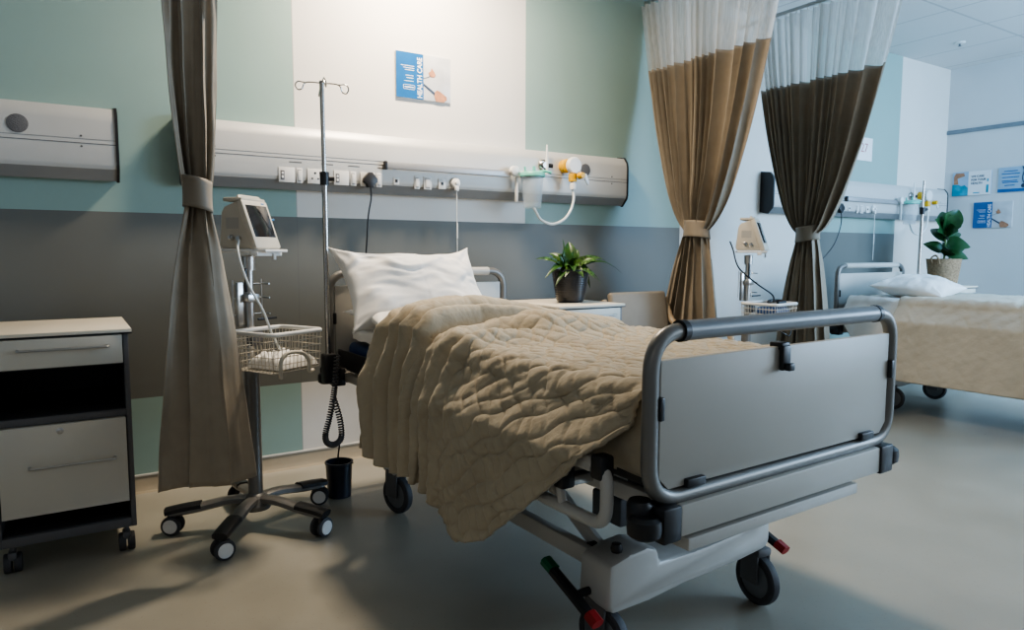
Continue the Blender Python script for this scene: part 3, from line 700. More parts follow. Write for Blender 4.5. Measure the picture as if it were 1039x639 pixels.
# ------------------------------------------------------------------ monitor trolleys
def trolley(label, loc, rz, mon_label_extra=0):
    """local: front = -y"""
    t = thing('monitor_trolley', label, 'trolley', loc, rz)
    b = B(); add_lathe(b, [(0, .08), (.06, .08), (.065, .10), (.05, .135), (.03, .15), (0, .15)], n=24)
    obj('hub', b, 'tube', t)
    for k in range(5):
        a = math.radians(-90+72*k+10); d = V((math.cos(a), math.sin(a), 0)); s = V((-d.y, d.x, 0))
        b = B(); pts = [d*.03+V((0, 0, .125)), d*.12+V((0, 0, .125)), d*.24+V((0, 0, .105)), d*.345+V((0, 0, .095))]
        add_tube(b, smooth_path(pts, 5), .022, 8, sq=(.017, .027)); l = obj('leg', b, 'tube', t)
        b = B(); add_tube(b, [d*.22+V((0, 0, .118)), d*.30+V((0, 0, .110)), d*.362+V((0, 0, .100))], .02, 8, sq=(.015, .030)); obj('foot_pad', b, 'black', l)
        b = B(); c = d*.335+V((0, 0, .042)); w = RZ(math.radians(-118+(30, -22, 35, -30, 10)[k])) @ RY(PI/2)
        for o in (-.02, .02):
            cc = c+w @ V((0, 0, o)); add_lathe(b, [(0, -.010), (.033, -.010), (.040, -.007), (.042, 0), (.040, .007), (.033, .010), (0, .010)], cc, 26, w)
        wb = b
        b = B(); cyl(b, d*.335+V((0, 0, .035)), d*.335+V((0, 0, .095)), .012); ca = obj('caster', b, 'edge', l); ca2 = l
        obj('wheel', wb, 'rubber', l)
        b = B()
        for o in (-.031, .031):
            cc = c+w @ V((0, 0, o)); add_lathe(b, [(0, -.002), (.029, -.002), (.030, 0), (.029, .002), (0, .002)], cc, 24, w)
        obj('wheel_cap', b, 'wplastic', l)
    b = B(); add_tube(b, [(0, 0, .13), (0, 0, .70)], .031, 16); obj('lower_pole', b, 'tube', t)
    b = B(); add_tube(b, [(0, 0, .68), (0, 0, 1.18)], .0175, 16); add_lathe(b, [(.0, 1.12), (.026, 1.12), (.028, 1.18), (0, 1.185)], n=16)
    b2(b, -.03, .03, -.03, .03, .985, 1.02, .004); obj('upper_pole', b, 'steel', t)
    # side bracket with small hooks
    b = B()
    for z in (.93, 1.0, 1.06): add_tube(b, round_path([(-.06, .03, z), (.09, .03, z), (.09, -.02, z)], .01), .0035, 8)
    add_tube(b, [(.09, .03, .90), (.09, .03, 1.08)], .0035, 8); add_tube(b, [(-.06, .03, .90), (-.06, .03, 1.08)], .0035, 8)
    b2(b, -.05, .03, .01, .03, .88, 1.07, .004); obj('accessory_bracket', b, 'steel', t)
    b = B(); b2(b, .02, .12, -.03, -.02, .905, .915, .002); b2(b, -.05, -.04, -.04, -.03, 1.03, 1.13, .002); obj('clamp', b, 'black', t)
    # tray
    rm = math.radians(22)
    b = B(); add_box(b, .01, -.03, 1.203, .20, .20, .012, .003, RZ(rm)); add_box(b, .03, -.08, 1.19, .22, .03, .018, .003, RZ(rm)); 
    add_tube(b, [(.06, -.09, 1.19), (.06, -.09, 1.165)], .008, 8); obj('tray', b, 'wplastic', t)
    # basket
    bk = thing_child('wire_basket', t)
    w, d, h = .27, .25, .155; zt = .87; y1 = -.035; y0 = y1-d; x0, x1 = -w/2, w/2
    b = B(); add_tube(b, round_path([(x0, y0, zt), (x1, y0, zt), (x1, y1, zt), (x0, y1, zt)], .03, 6, True), .0095, 12, closed=True); obj('rim', b, 'wplastic', bk)
    b = B(); r = .0017; tp = .012
    X0, X1, Y0, Y1 = x0+tp, x1-tp, y0+tp, y1-tp; zb = zt-h
    for i in range(13):
        x = lerp(x0+.01, x1-.01, i/12); X = lerp(X0, X1, i/12)
        add_tube(b, [(x, y0, zt), (X, Y0, zb), (X, Y1, zb), (x, y1, zt)], r, 5)
    for i in range(12):
        y = lerp(y0+.01, y1-.01, i/11); Y = lerp(Y0, Y1, i/11)
        add_tube(b, [(x0, y, zt), (X0, Y, zb), (X1, Y, zb), (x1, y, zt)], r, 5)
    for k in range(1, 6):
        f = k/5; z = zt-h*f; add_tube(b, [(lerp(x0, X0, f), lerp(y0, Y0, f), z), (lerp(x1, X1, f), lerp(y0, Y0, f), z), (lerp(x1, X1, f), lerp(y1, Y1, f), z), (lerp(x0, X0, f), lerp(y1, Y1, f), z)], r*1.1, 5, closed=True)
    obj('wires', b, 'bplastic', bk)
    b = B(); b2(b, -.03, .03, -.045, -.01, .80, .86, .004); obj('basket_clamp', b, 'edge', bk)
    return t
def thing_child(name, parent, loc=(0, 0, 0)):
    o = bpy.data.objects.new(name, None); o.location = loc; o.empty_display_size = .05; link(o, parent); return o
def monitor(label, loc, rz, curl=1):
    """vital signs monitor standing on the trolley tray; local front = -y, origin at its base"""
    t = thing('patient_monitor', label, 'monitor', loc, rz)
    tl = math.radians(-20)
    # side profile extruded across
    pr = [(-.085, 0), (.09, 0), (.10, .02), (.085, .165), (.07, .19), (.0, .215), (-.012, .20), (-.095, .03)]
    b = B(); add_prism(b, pr, 'x', -.098, .098, bev=.006); obj('housing', b, 'bplastic', t)
    R0 = RX(tl)
    o0 = V((0, -.055, .108))
    def fb(bm, x0, x1, z0, z1, y0, y1, bv=.003): 
        c = V(((x0+x1)/2, (y0+y1)/2, (z0+z1)/2)); p = o0+R0 @ c; add_box(bm, p.x, p.y, p.z, x1-x0, y1-y0, z1-z0, bv, R0)
    b = B(); fb(b, -.107, .107, -.118, .115, -.018, .016, .008); fr = obj('front_bezel', b, 'bplastic', t)
    b = B(); fb(b, -.088, .088, -.065, .09, -.0195, -.017, .002); obj('screen', b, 'screen', fr)
    b = B(); fb(b, .05, .075, .098, .104, -.0195, -.017, .0005); obj('logo_strip', b, 'blueclip', fr)
    b = B(); add_tube(b, round_path([(-.085, -.02, .205), (-.085, -.0, .235), (.085, -.0, .235), (.085, -.02, .205)], .012), .01, 10); b2(b, -.10, .10, -.03, .075, .214, .232, .006); obj('carry_handle', b, 'bplastic', t)
    b = B(); add_lathe(b, [(0, 0), (.013, 0), (.013, .012), (.008, .014), (.008, .025), (0, .025)], (-.098, .03, .05), 16, RY(-PI/2)); add_lathe(b, [(0, 0), (.011, 0), (.011, .012), (0, .013)], (-.098, -.01, .045), 16, RY(-PI/2)); obj('connector', b, 'steel', t)
    b = B(); b2(b, .107, .122, -.04, -.01, .09, .15, .004); obj('probe_holder', b, 'wplastic', t)
    b = B(); b2(b, .122, .132, -.035, -.02, .115, .14, .003); add_tube(b, [(.128, -.03, .135), (.165, -.035, .14)], .005, 8); obj('probe_clip', b, 'blueclip', t)
    b = B(); b2(b, -.0985, -.0978, -.01, .06, .09, .14, 0); obj('side_label', b, 'panel', t)
    return t
T1 = (.645, 3.10, 0); r1 = math.radians(28)
tr1 = trolley('five-legged monitor trolley with wire basket beside the left curtain', T1, r1)
monitor('beige vital signs monitor on the trolley beside the left curtain', (.648, 3.08, 1.212), math.radians(44)).scale = (.84, .84, .90)
T2 = (3.82, 3.07, 0); r2 = math.radians(8)
tr2 = copy_tree(tr1); tr2.location = T2; tr2.rotation_euler.z = r2; tr2['label'] = 'monitor trolley standing between the brown and dark taupe curtains'
monitor('beige monitor seen from its side on the trolley between the two right curtains', (3.825, 3.05, 1.212), math.radians(30)).scale = (.9, .9, .92)
# contents of the baskets
def tfm(T, rz, p): return V(T)+RZ(rz) @ V(p)
t = thing('folded_cloth', 'crumpled white cloth lying in the left trolley basket', 'cloth', tfm(T1, r1, (.02, -.17, .722)), r1)
P = []
for i in range(25):
    row = []
    for j in range(25):
        u, v = i/24-.5, j/24-.5; e = max(0, (1-(2*u)**4)*(1-(2*v)**4))**.4
        row.append(V((u*.22, v*.19, .002+e*(.05+.022*noise.noise(V((u*7, v*7, 1)))+.02*noise.noise(V((u*14, v*14, 4)))))))
    P.append(row)
obj('cloth_fold', grid_bm(P), 'linen', t, 80)
t = thing('blood_pressure_cuff', 'dark blue cuff with pale tube in the basket between the right curtains', 'cuff', tfm(T2, r2, (.03, -.17, .722)), r2)
b = B(); add_box(b, 0, 0, .065, .19, .15, .125, .03, seg=3); obj('cuff_body', b, 'bluevinyl', t)
b = B(); add_tube(b, smooth_path([(-.05, -.02, .13), (.0, .03, .158), (.07, .0, .16), (.06, -.05, .155), (-.03, -.05, .152)], 6), .011, 8); obj('cuff_roll', b, 'black', t)
# hose / cable on trolley 1 : pale looped hose outside the basket and a thin lead to the monitor
t = thing('monitor_lead', 'thin pale lead running from the left monitor down into its basket', 'lead', (0, 0, 0))
b = B(); add_tube(b, smooth_path([(.60, 3.03, 1.26), (.575, 2.95, 1.20), (.60, 2.92, 1.08), (.66, 2.93, .96), (.70, 2.96, .86), (.73, 2.95, .79)], 8), .005, 8); obj('lead_wire', b, 'wax', t)
t = thing('monitor_hose', 'brown beige hose looped over the front of the left trolley basket', 'hose', (0, 0, 0))
q = [tfm(T1, r1, p) for p in ((-.12, -.31, .70), (-.13, -.325, .77), (-.10, -.33, .80), (-.03, -.33, .795), (.01, -.328, .76), (.02, -.32, .715), (.06, -.30, .708), (.10, -.25, .70))]
b = B(); add_tube(b, smooth_path(q, 8), .008, 10); obj('hose_loop', b, 'bplastic', t)
t = thing('monitor_lead', 'black lead looping down the pole of the trolley between the right curtains', 'lead', (0, 0, 0))
b = B(); add_tube(b, smooth_path([(3.67, 3.10, 1.27), (3.64, 3.05, 1.22), (3.62, 2.98, 1.10), (3.70, 2.9, 1.0), (3.80, 2.86, .93), (3.82, 2.86, .88)], 8), .005, 8); obj('lead_wire', b, 'black', t)
b = B(); add_tube(b, smooth_path([(3.75, 2.80, .72), (3.80, 2.76, .69), (3.85, 2.76, .67), (3.90, 2.78, .70)], 6), .004, 8); obj('lead_loop', b, 'black', t)

# ------------------------------------------------------------------ beds
BX, BY, BR = 1.585, 2.22, math.radians(1.6)
def bed(label, loc, rz, feet=True):
    """local origin on the floor below the bed centre; head = +y, foot = -y"""
    t = thing('hospital_bed', label, 'bed', loc, rz)
    hw = .50; ye = -1.065; yh = 1.09
    def board(y, z0, z1, nm, ztub, x=hw, pz=None):
        b = B(); pts = round_path([(-x, y, z0), (x, y, z0), (x, y, z1), (-x, y, z1)], .095, 8, True); add_tube(b, pts, .0195, 14, closed=True)
        f = obj(nm+'_frame', b, 'tube', t)
        b = B(); zt = pz
        add_prism(b, [(-x+.024, z0+.055), (-x+.055, z0+.024), (x-.055, z0+.024), (x-.024, z0+.055), (x-.024, zt), (-x+.024, zt)], 'y', y-.009, y+.009, bev=.002)
        p = obj(nm+'_panel', b, 'panel', t)
        b = B()
        for s in (-1, 1):
            add_box(b, s*(x-.018), y, lerp(z0, z1, .56), .016, .045, .055, .004)
            add_box(b, s*(x-.14), y, z0+.030, .065, .045, .022, .004)
        obj('clip', b, 'black', p)
        return f, p
    f, p = board(ye, .625, 1.018, 'footboard', 0, hw+.016, .955)
    b = B(); add_tube(b, [(-hw+.075, ye, 1.018), (hw-.075, ye, 1.018)], .0245, 18); g = obj('grip_sleeve', b, 'grip', t)
    b = B()
    for s in (-1, 1): add_tube(b, [(s*(hw-.09), ye, 1.018), (s*(hw-.072), ye, 1.018)], .0262, 18)
    obj('sleeve_end', b, 'black', g)
    b = B(); b2(b, -.062, -.028, ye-.022, ye+.018, .946, .966, .004); b2(b, -.062, -.028, ye-.026, ye-.012, .893, .958, .004); b2(b, -.056, -.032, ye-.042, ye-.024, .893, .913, .004); obj('hook', b, 'black', p)
    fh, ph = board(yh, .60, 1.095, 'headboard', 0, hw-.0, 1.035)
    b = B(); add_tube(b, [(-hw+.1, yh, 1.095), (hw-.1, yh, 1.095)], .022, 16); obj('grip_sleeve', b, 'white', t)
    # end beams with corner bumpers
    b = B(); b2(b, -hw+.065, hw-.065, ye-.030, ye+.030, .535, .612, .004); obj('foot_beam', b, 'panel', t)
    b = B(); b2(b, -hw+.10, hw-.17, ye-.022, ye+.035, .488, .520, .004); obj('lower_beam', b, 'white', t)
    b = B(); b2(b, -hw+.065, hw-.065, yh-.03, yh+.03, .56, .625, .004); obj('head_beam', b, 'white', t)
    for s in (-1, 1):
        for (y, zz) in ((ye, .572), (yh, .59)):
            b = B(); b2(b, s*(hw-.065)-.004, s*(hw+.0), y-.036, y+.036, zz-.042, zz+.043, .006)
            bp = obj('corner_block', b, 'black', t)
            b = B(); add_lathe(b, [(0, -.026), (.03, -.026), (.040, -.018), (.042, 0), (.040, .018), (.03, .026), (0, .026)], (s*(hw+.022), y+.004, zz-.002), 24)
            if s < 0: add_lathe(b, [(0, -.03), (.026, -.03), (.032, -.02), (.032, .02), (.026, .03), (0, .03)], (s*(hw+.012), y+.03, zz+.022), 20)
            obj('bumper_wheel', b, 'black', bp)
    # mattress platform: side rails and slats
    b = B()
    for s in (-1, 1): b2(b, s*.43-.015, s*.43+.015, ye+.03, yh-.03, .57, .612, .004)
    obj('platform_rail', b, 'white', t)
    b = B(); b2(b, -.44, .44, ye+.08, yh-.04, .625, .640, .004)
    obj('mattress_platform', b, 'dark', t); b = B()
    for k in range(5): yy = lerp(ye+.15, yh-.15, k/4); b2(b, -.42, .42, yy-.02, yy+.02, .60, .627, .003)
    obj('platform_slat', b, 'dark', t)
    b = B(); b2(b, -.47, -.455, yh-.55, yh-.02, .645, .73, .004); b2(b, -.47, -.44, ye+.06, ye+.16, .64, .75, .006); b2(b, .455, .47, ye+.06, ye+.2, .645, .73, .004); obj('mattress_retainer', b, 'black', t)
    # folded side rails
    for s in (-1, 1):
        sr = thing_child('side_rail', t); x = s*.562
        y0, y1, za, zb = ye+.09, ye+.82, .548, .695
        b = B(); add_tube(b, round_path([(x, y1, zb), (x, y0, zb), (x, y0, za), (x, y1, za), (x, y1, zb-.02)], .055, 8), .0165, 12); obj('rail_tube', b, 'white', sr)
        b = B()
        for yy in (y0+.165, y0+.30, y0+.5, y0+.68): add_tube(b, [(x, yy, zb), (x, yy+.02, (za+zb)/2), (x, yy, za)], .013, 10)
        obj('rail_upright', b, 'white', sr)
        b = B(); b2(b, x-.016, x+.016, y0+.045, y0+.30, .672, .712, .006); obj('rail_plate', b, 'panel', sr)
        b = B()
        for (yy, zz) in ((y0+.020, .690), (y0+.165, .628), (y0+.30, .60)): add_box(b, x-s*.002, yy, zz, .044, .042, .060, .008)
        obj('rail_joint', b, 'black', sr)
        b = B()
        for yy in (y0+.2, y0+.75): add_box(b, x-s*.07, yy, .60, .13, .03, .03, .004)
        obj('rail_arm', b, 'steel', sr)
    # chassis
    yf, yr = -.74, .70
    b = B()
    for s in (-1, 1): add_box(b, s*.31, 0, .285, .035, 1.36, .055, .005)
    obj('chassis_rail', b, 'white', t)
    b = B()
    for s in (-1, 1):
        for (ya, yb) in ((-.62, -.10), (.62, .10)):
            add_tube(b, [(s*.27, ya, .30), (s*.27, yb, .585)], .02, 8, sq=(.026, .014))
    cyl(b, (-.29, -.10, .585), (.29, -.10, .585), .016); cyl(b, (-.29, .10, .585), (.29, .10, .585), .016)
    obj('lift_arm', b, 'white', t)
    b = B()
    for s in (-1, 1): add_lathe(b, [(0, -.02), (.016, -.02), (.016, .02), (0, .02)], (s*.285, -.615, .305), 14, RY(PI/2))
    obj('pivot', b, 'black', t)
    b = B(); add_tube(b, [(0, -.45, .33), (0, .15, .52)], .028, 14); add_tube(b, [(0, .15, .52), (0, .3, .565)], .014, 12); b2(b, -.07, .07, -.5, -.35, .27, .37, .01); obj('lift_actuator', b, 'edge', t)
    # moulded end covers over the casters
    for yy, nm in ((yf, 'foot'), (yr, 'head')):
        b = B(); o = -.10
        poly = [(-.395, .19), (-.37, .172), (-.22, .172), (-.05, .185), (.05, .185), (.22, .19), (.35, .20), (.375, .215), (.375, .335), (.33, .342), (.25, .342), (.24, .30), (.21, .288), (0, .278), (-.175, .282), (-.185, .325), (-.23, .34), (-.30, .335), (-.385, .318)]
        add_prism(b, [(px*.955+.006, pz) for px, pz in poly], 'y', yy-.035, yy+.10, bev=.016); ec = obj('base_cover', b, 'white', t, 40)
        b = B(); add_lathe(b, [(0, 0), (.016, 0), (.018, .01), (.014, .024), (0, .026)], (-.30, yy+.01, .333), 16); obj('cover_knob', b, 'black', ec)
    casters = ((-.335, yf+.02, .15), (.335, yf-.01, -.12), (-.335, yr-.0, .30), (.335, yr+.0, .25))
    for (cx, cy, sw) in casters:
        w = RZ(sw) @ RY(PI/2); c = V((cx, cy, .088))
        b = B(); add_lathe(b, [(.062, -.018), (.078, -.019), (.086, -.013), (.088, 0), (.086, .013), (.078, .019), (.062, .018), (.062, -.018)], c, 36, w); ca = obj('caster', b, 'rubber', t)
        b = B(); add_lathe(b, [(0, -.014), (.05, -.016), (.064, -.012), (.064, .012), (.05, .016), (0, .014)], c, 30, w); obj('wheel_disc', b, 'grip', ca)
        b = B(); R0 = RZ(sw)
        for s in (-1, 1):
            p = c+R0 @ V((s*.027, .012, .045)); add_box(b, p.x, p.y, p.z, .010, .075, .11, .004, R0)
        p = c+R0 @ V((0, .01, .10)); add_box(b, p.x, p.y, p.z, .064, .085, .03, .010, R0)
        cyl(b, (cx, cy+.01, .18), (cx, cy+.01, .25), .017); obj('fork', b, 'edge', ca)
    # brake pedals
    for s in (-1, 1):
        b = B(); x = s*.425
        add_tube(b, [(x, yf+.165, .262), (x, yf+.04, .215), (x, yf-.03, .187)], .02, 8, sq=(.013, .017)); add_tube(b, [(s*.36, yf+.05, .218), (x, yf+.05, .218)], .012, 10)
        pd = obj('brake_pedal', b, 'black', t)
        b = B(); add_tube(b, [(x, yf+.145, .258), (x, yf+.185, .272)], .02, 8, sq=(.015, .019)); obj('pedal_tip', b, 'green', pd, label='green pedal tip')
        b = B(); add_tube(b, [(x, yf-.02, .195), (x, yf-.055, .180)], .02, 8, sq=(.015, .019)); obj('pedal_tip', b, 'red', pd, label='red pedal tip')
    return t
bed1 = bed('near hospital bed with grey tube footboard facing the camera', (BX, BY, 0), BR)
bed2 = copy_tree(bed1); bed2.location = (5.65, 2.18, 0); bed2['label'] = 'far hospital bed at right, mostly hidden under its hanging quilt'
bed2.rotation_euler.z = math.radians(1.6)

def soft_box(hx, hy, z0, z1, r, cx=0, cy=0, sag=.0, nx=50, ny=90, seed=0, amp=.0, sc=4):
    """rounded slab with slight surface noise, closed"""
    bm = B(); add_box(bm, cx, cy, (z0+z1)/2, 2*hx, 2*hy, z1-z0, r, seg=5)
    return bm
def mattress(label, loc, rz, group=None):
    t = thing('mattress', label, 'mattress', loc, rz)
    b = B(); add_box(b, 0, .0, .705, .885, 2.04, .13, .03, seg=4); obj('mattress_cover', b, 'bluevinyl', t)
    # fitted sheet: cap over the top with wavy lower edge
    hx, hy, zt = .452, 1.03, .846; rows = []
    per = []
    N = 220
    for k in range(N):
        a = 2*PI*k/N; ca, sa = math.cos(a), math.sin(a); e = .16
        per.append((abs(ca)**e*math.copysign(1, ca), abs(sa)**e*math.copysign(1, sa)))
    prof = [(0.0, 1.0), (.5, 1.0), (.93, 1.0), (.975, .99), (.995, .95), (1.003, .88), (1.006, .7), (1.008, .5), (1.004, .3), (1.002, 0)]
    for i, (s, h) in enumerate(prof):
        row = []
        for k, (px, py) in enumerate(per):
            drop = .055+.03*noise.noise(V((px*4, py*7, 3)))+(.055 if py > .6 and px < 0 else .03)*0
            z = zt-(1-h)*drop; rr = s
            x, y = px*hx*rr, py*hy*rr
            dz = .004*noise.noise(V((x*6, y*6, 2)))+(.004*math.sin(y*40+x*8) if h < .9 else 0)*.6
            row.append(V((x+(.004*noise.noise(V((y*12, z*8, 1))) if h < .96 else 0), y, z+dz)))
        rows.append(row)
    obj('fitted_sheet', grid_bm(rows, True), 'linen', t, 80)
    return t
mattress('white sheeted mattress on the near bed', (BX, BY, 0), BR)
m2 = mattress('white sheeted mattress on the far bed under the hanging quilt', (5.65, 2.18, 0), math.radians(1.6))

def pillow(label, loc, rot, W, H, T, seed, pinch=.10, wr=.010, sag=0.):
    t = thing('pillow', label, 'pillow', loc, 0); t.rotation_euler = rot
    nu, nv = 96, 64
    def side(s):
        rows = []
        for j in range(nv+1):
            v = 2*j/nv-1; row = []
            for i in range(nu+1):
                u = 2*i/nu-1
                x = W/2*u*(1-pinch*(1-abs(u)**3)*0-pinch*.9*(1-abs(v)**2.0)*abs(u)**3)
                y = H/2*v*(1-pinch*1.5*(1-abs(u)**2.0)*abs(v)**3)
                y -= sag*(1-u*u)*max(0, v)**2
                e = ((1-abs(u)**2.6)*(1-abs(v)**2.4)); e = max(0, e)**.55
                rad = math.hypot(abs(u)-1, abs(v)-1)
                n1 = noise.noise(V((u*2.2+seed, v*2.2, seed)))*1.0
                # creases radiating from the corners
                ang = math.atan2(1-abs(v), 1-abs(u)+1e-6)
                cr = math.sin(ang*6+seed+n1*3+(2 if u > 0 else 0))*math.exp(-rad*2.0)
                n2 = noise.noise(V((u*2.5+seed, v*5+n1*2, seed*3)))+.25*noise.noise(V((u*6, v*8+seed, 2)))
                dz = wr*(n1*1.3+cr*1.1+n2*.8)*min(1, e*1.6)
                z = s*(T/2)*e+dz*(1 if s > 0 else .2)
                row.append(V((x, y, z)))
            rows.append(row)
        return rows
    bm = B(); top, bot = side(1), side(-1)
    g1 = [[bm.verts.new(p) for p in r] for r in top]; g2 = []
    for j, r in enumerate(bot):
        g2.append([g1[j][i] if (j in (0, nv) or i in (0, nu)) else bm.verts.new(p) for i, p in enumerate(r)])
    for g, fl in ((g1, 0), (g2, 1)):
        for j in range(nv):
            for i in range(nu):
                q = (g[j][i], g[j][i+1], g[j+1][i+1], g[j+1][i]); q = q[::-1] if fl else q
                try: bm.faces.new(q)
                except ValueError: pass
    obj('pillowcase', bm, 'linen', t, 120)
    return t
pillow('upper white pillow propped against the headboard of the near bed', (1.40, 3.06, 1.035), (math.radians(53), 0, math.radians(3)), .76, .47, .20, 2.3, wr=.016, pinch=.13, sag=.045)
pillow('lower white pillow lying flat under the propped one on the near bed', (1.42, 2.97, .905), (math.radians(4), 0, math.radians(2)), .68, .42, .11, 5.1)
pillow('single white pillow lying flat on the far bed', (5.56, 2.85, .935), (math.radians(8), math.radians(-3), math.radians(12)), .72, .50, .17, 8.4)

# ------------------------------------------------------------------ quilts
def quilt_surface(name, parent, Yc, Hc, Lc, Rc, xl, xr, ztop, skew, foldamp, seed, headw, step=.0076, pattern=True, ridge=None, slp=(.66, .36), foldw=None):
    """Yc,Hc: polyline of the lengthwise path (y, extra height); Lc,Rc: functions base_y -> side drop"""
    # resample path by arclength
    pts = smooth_path([V((y, h, float(k))) for k, (y, h) in enumerate(zip(Yc, Hc))], 12)
    kk = [p.z for p in pts]; pts = [V((p.x, p.y, 0)) for p in pts]
    s = [0]
    for a, c in zip(pts, pts[1:]): s.append(s[-1]+(c-a).length)
    NT = int(s[-1]/step); ys = np.interp(np.linspace(0, s[-1], NT+1), s, [p.x for p in pts]); hs = np.interp(np.linspace(0, s[-1], NT+1), s, [p.y for p in pts])
    Wd = xr-xl; maxL = .62; NS = int((maxL+Wd+.4)/step)
    ks = np.interp(np.linspace(0, s[-1], NT+1), s, kk)
    rows = []; r = .05
    for i in range(NT+1):
        y, h = float(ys[i]), float(hs[i]); v = i*s[-1]/NT; row = []
        L = Lc(y, v); Rr = Rc(y, v); tot = L+Wd+Rr
        xo = (2.2-y)*.027
        for j in range(NS+1):
            c = -L+tot*j/NS                     # 0..Wd is the top
            cr = c
            # signed position -> cross-section
            def side(dd):                        # dd = arclength past the edge start (rounded corner)
                a = min(dd/r, PI/2)
                x = -r*math.sin(a); z = -(r-r*math.cos(a))
                if dd > r*PI/2:
                    k = dd-r*PI/2; k1 = min(k, .15); slope = interp([1.9, 2.35], slp, y); z -= k1*math.cos(slope)+(k-k1)*.997; x -= k1*math.sin(slope)+(k-k1)*.05
                return x, z
            if c < r: dx, dz = side(r-c); x = xl+r+dx; z = dz; dr = max(0, r-c-r*PI/2)
            elif c > Wd-r: dx, dz = side(c-(Wd-r)); x = xr-r-dx; z = dz; dr = 0
            else: x = c+xl; z = 0; dr = 0
            xn = (x-xl)/Wd
            hh = h
            if ridge: hh = ridge(xn, float(ks[i]), h)
            fw = foldw(ks[i], xn if c > 0 else 0) if foldw else 0
            wt = sstep(1.7, 2.9, y)
            yy = y+(interp([0, .3, .6, 1], skew, xn)*wt if not isinstance(skew, (int, float)) else skew*xn*wt)
            # gentle crumple
            q = V((c*3, v*3, seed)); n1 = noise.noise(q); n2 = noise.noise(V((c*9+n1, v*7, seed+4))); n3 = noise.noise(V((c*22, v*22, seed+7)))
            top = 1 if c > 0 else 0
            crum = .008*n1+.006*n2+.0025*n3
            # diagonal tension wrinkles fanning over the near edge
            dg = math.sin((v*1.0+c*.75)*52+n1*3.5)*.0045*math.exp(-((c+.03)/.15)**2)+.004*(1-2*abs(noise.noise(V((c*7+v*6, v*16-c*5, 9)))))
            off = crum+dg
            nx, nz = (0, 1) if c > 0 else (-1, .0)
            if c > 0:
                fl = 0
                if foldw:
                    pz = v*23+2.2*c+n1*2.6+seed; fl = .058*(abs(math.sin(pz))**.8-.45)*fw
                zz = ztop+z+hh+off+fl
                # nearby edges get less height
                row.append([x+xo, yy, zz])
            else:
                if foldw:
                    pz = v*23+2.2*max(c, -.12)+n1*2.6+seed; fl = (abs(math.sin(pz))**.8-.45)*fw; f = foldamp(y, dr, v)*math.sin(v*11+n1*2)*.3+fl*.062
                    row.append([x+xo-off-f, yy, ztop+z+hh*max(0, 1-dr*3)+fl*.058*max(0, 1-(r-c)/.08)]); continue
                f = foldamp(y, dr, v)*math.sin(v*headw+n1*2.2+seed)
                row.append([x+xo-off-abs(f)*.6-f*.5, yy+f*.35, ztop+z+hh*max(0, 1-dr*3)*1.0])
            # store quilting later
        rows.append(row)
    A = np.array(rows)                           # NT+1, NS+1, 3
    if pattern:
        du = np.gradient(A, axis=1); dv = np.gradient(A, axis=0); Nn = np.cross(du, dv); Nn /= (np.linalg.norm(Nn, axis=2, keepdims=True)+1e-9)
        vv = np.linspace(0, s[-1], NT+1)[:, None]*np.ones((1, NS+1))
        Ls = np.array([Lc(float(y), 0) for y in ys])[:, None]; Rs = np.array([Rc(float(y), 0) for y in ys])[:, None]
        cc = -Ls+(Ls+Wd+Rs)*np.linspace(0, 1, NS+1)[None, :]
        wob = .010*np.sin(vv*31+np.sin(cc*17)*1.4)+.008*np.sin(cc*43+vv*9); p = .066
        def ln(q): 
            f = np.abs((q/p) % 1-.5)*p; f = p/2-f
            return np.exp(-(f/.0068)**2)
        d = np.maximum(ln(cc+.55*vv+wob), ln(cc*.8-vv*.9+wob*1.2))
        puff = .0078*(1-d)
        if name == 'far': puff = puff*.5
        if foldw: puff = puff*(1-.75*np.clip((ks[:, None]-10.5)/1.5, 0, 1))*(1-.5*np.clip((ks[:, None]-5)/1.5, 0, 1)*(cc < .42)*(ks[:, None] < 11))
        A = A+Nn*puff[..., None]*(1 if Nn[NT//2, NS//2, 2] > 0 else -1)
    bm = B(); vs = [[bm.verts.new(A[i, j]) for j in range(NS+1)] for i in range(NT+1)]
    for i in range(NT):
        for j in range(NS): bm.faces.new((vs[i][j], vs[i+1][j], vs[i+1][j+1], vs[i][j+1]) if False else (vs[i][j], vs[i][j+1], vs[i+1][j+1], vs[i+1][j]))
    return bm
q1 = thing('quilt', 'rumpled beige quilt pushed back on the near bed, one corner hanging low', 'quilt', (0, 0, 0))
Yc = [1.20, 1.3, 1.6, 1.85, 1.96, 2.04, 2.10, 2.18, 2.26, 2.285, 2.275, 2.33, 2.43, 2.405, 2.45, 2.57, 2.72, 2.83, 2.90, 2.905]
Hc = [-.012, .0, .004, .008, .022, .058, .088, .098, .08, .045, .015, .006, .012, .055, .092, .104, .10, .078, .045, .012]
TV = [float(k) for k in range(len(Yc))]
def Lc(y, v): return interp([1.19, 1.22, 1.32, 1.5, 1.7, 1.80, 1.88, 1.98, 2.15, 2.35, 2.6, 2.92], [.05, .09, .21, .36, .52, .56, .575, .52, .48, .45, .485, .45], y)
def Rc(y, v): return .22
def fa(y, dr, v): return (.006+.040*sstep(1.95, 2.35, y))*sstep(0, .18, dr)
def foldw(k, xn):
    return sstep(4.5, 6, k)*(1-.3*sstep(17, 19, k))*(1-sstep(.25, .42, xn)) if k < 11.5 else (1-.75*sstep(.35, .8, xn))
def ridge(xn, y, h):
    # the quilted fold rises mostly on the far half; the roll carries across
    if y < 11.3: return h*interp([0, .20, .30, .40, .62, .85, 1], [.35, .4, .6, 1.05, .72, .15, .0], xn)
    return h*interp([0, .12, .35, .6, .85, 1], [.7, .95, 1.05, .8, .45, .2], xn)
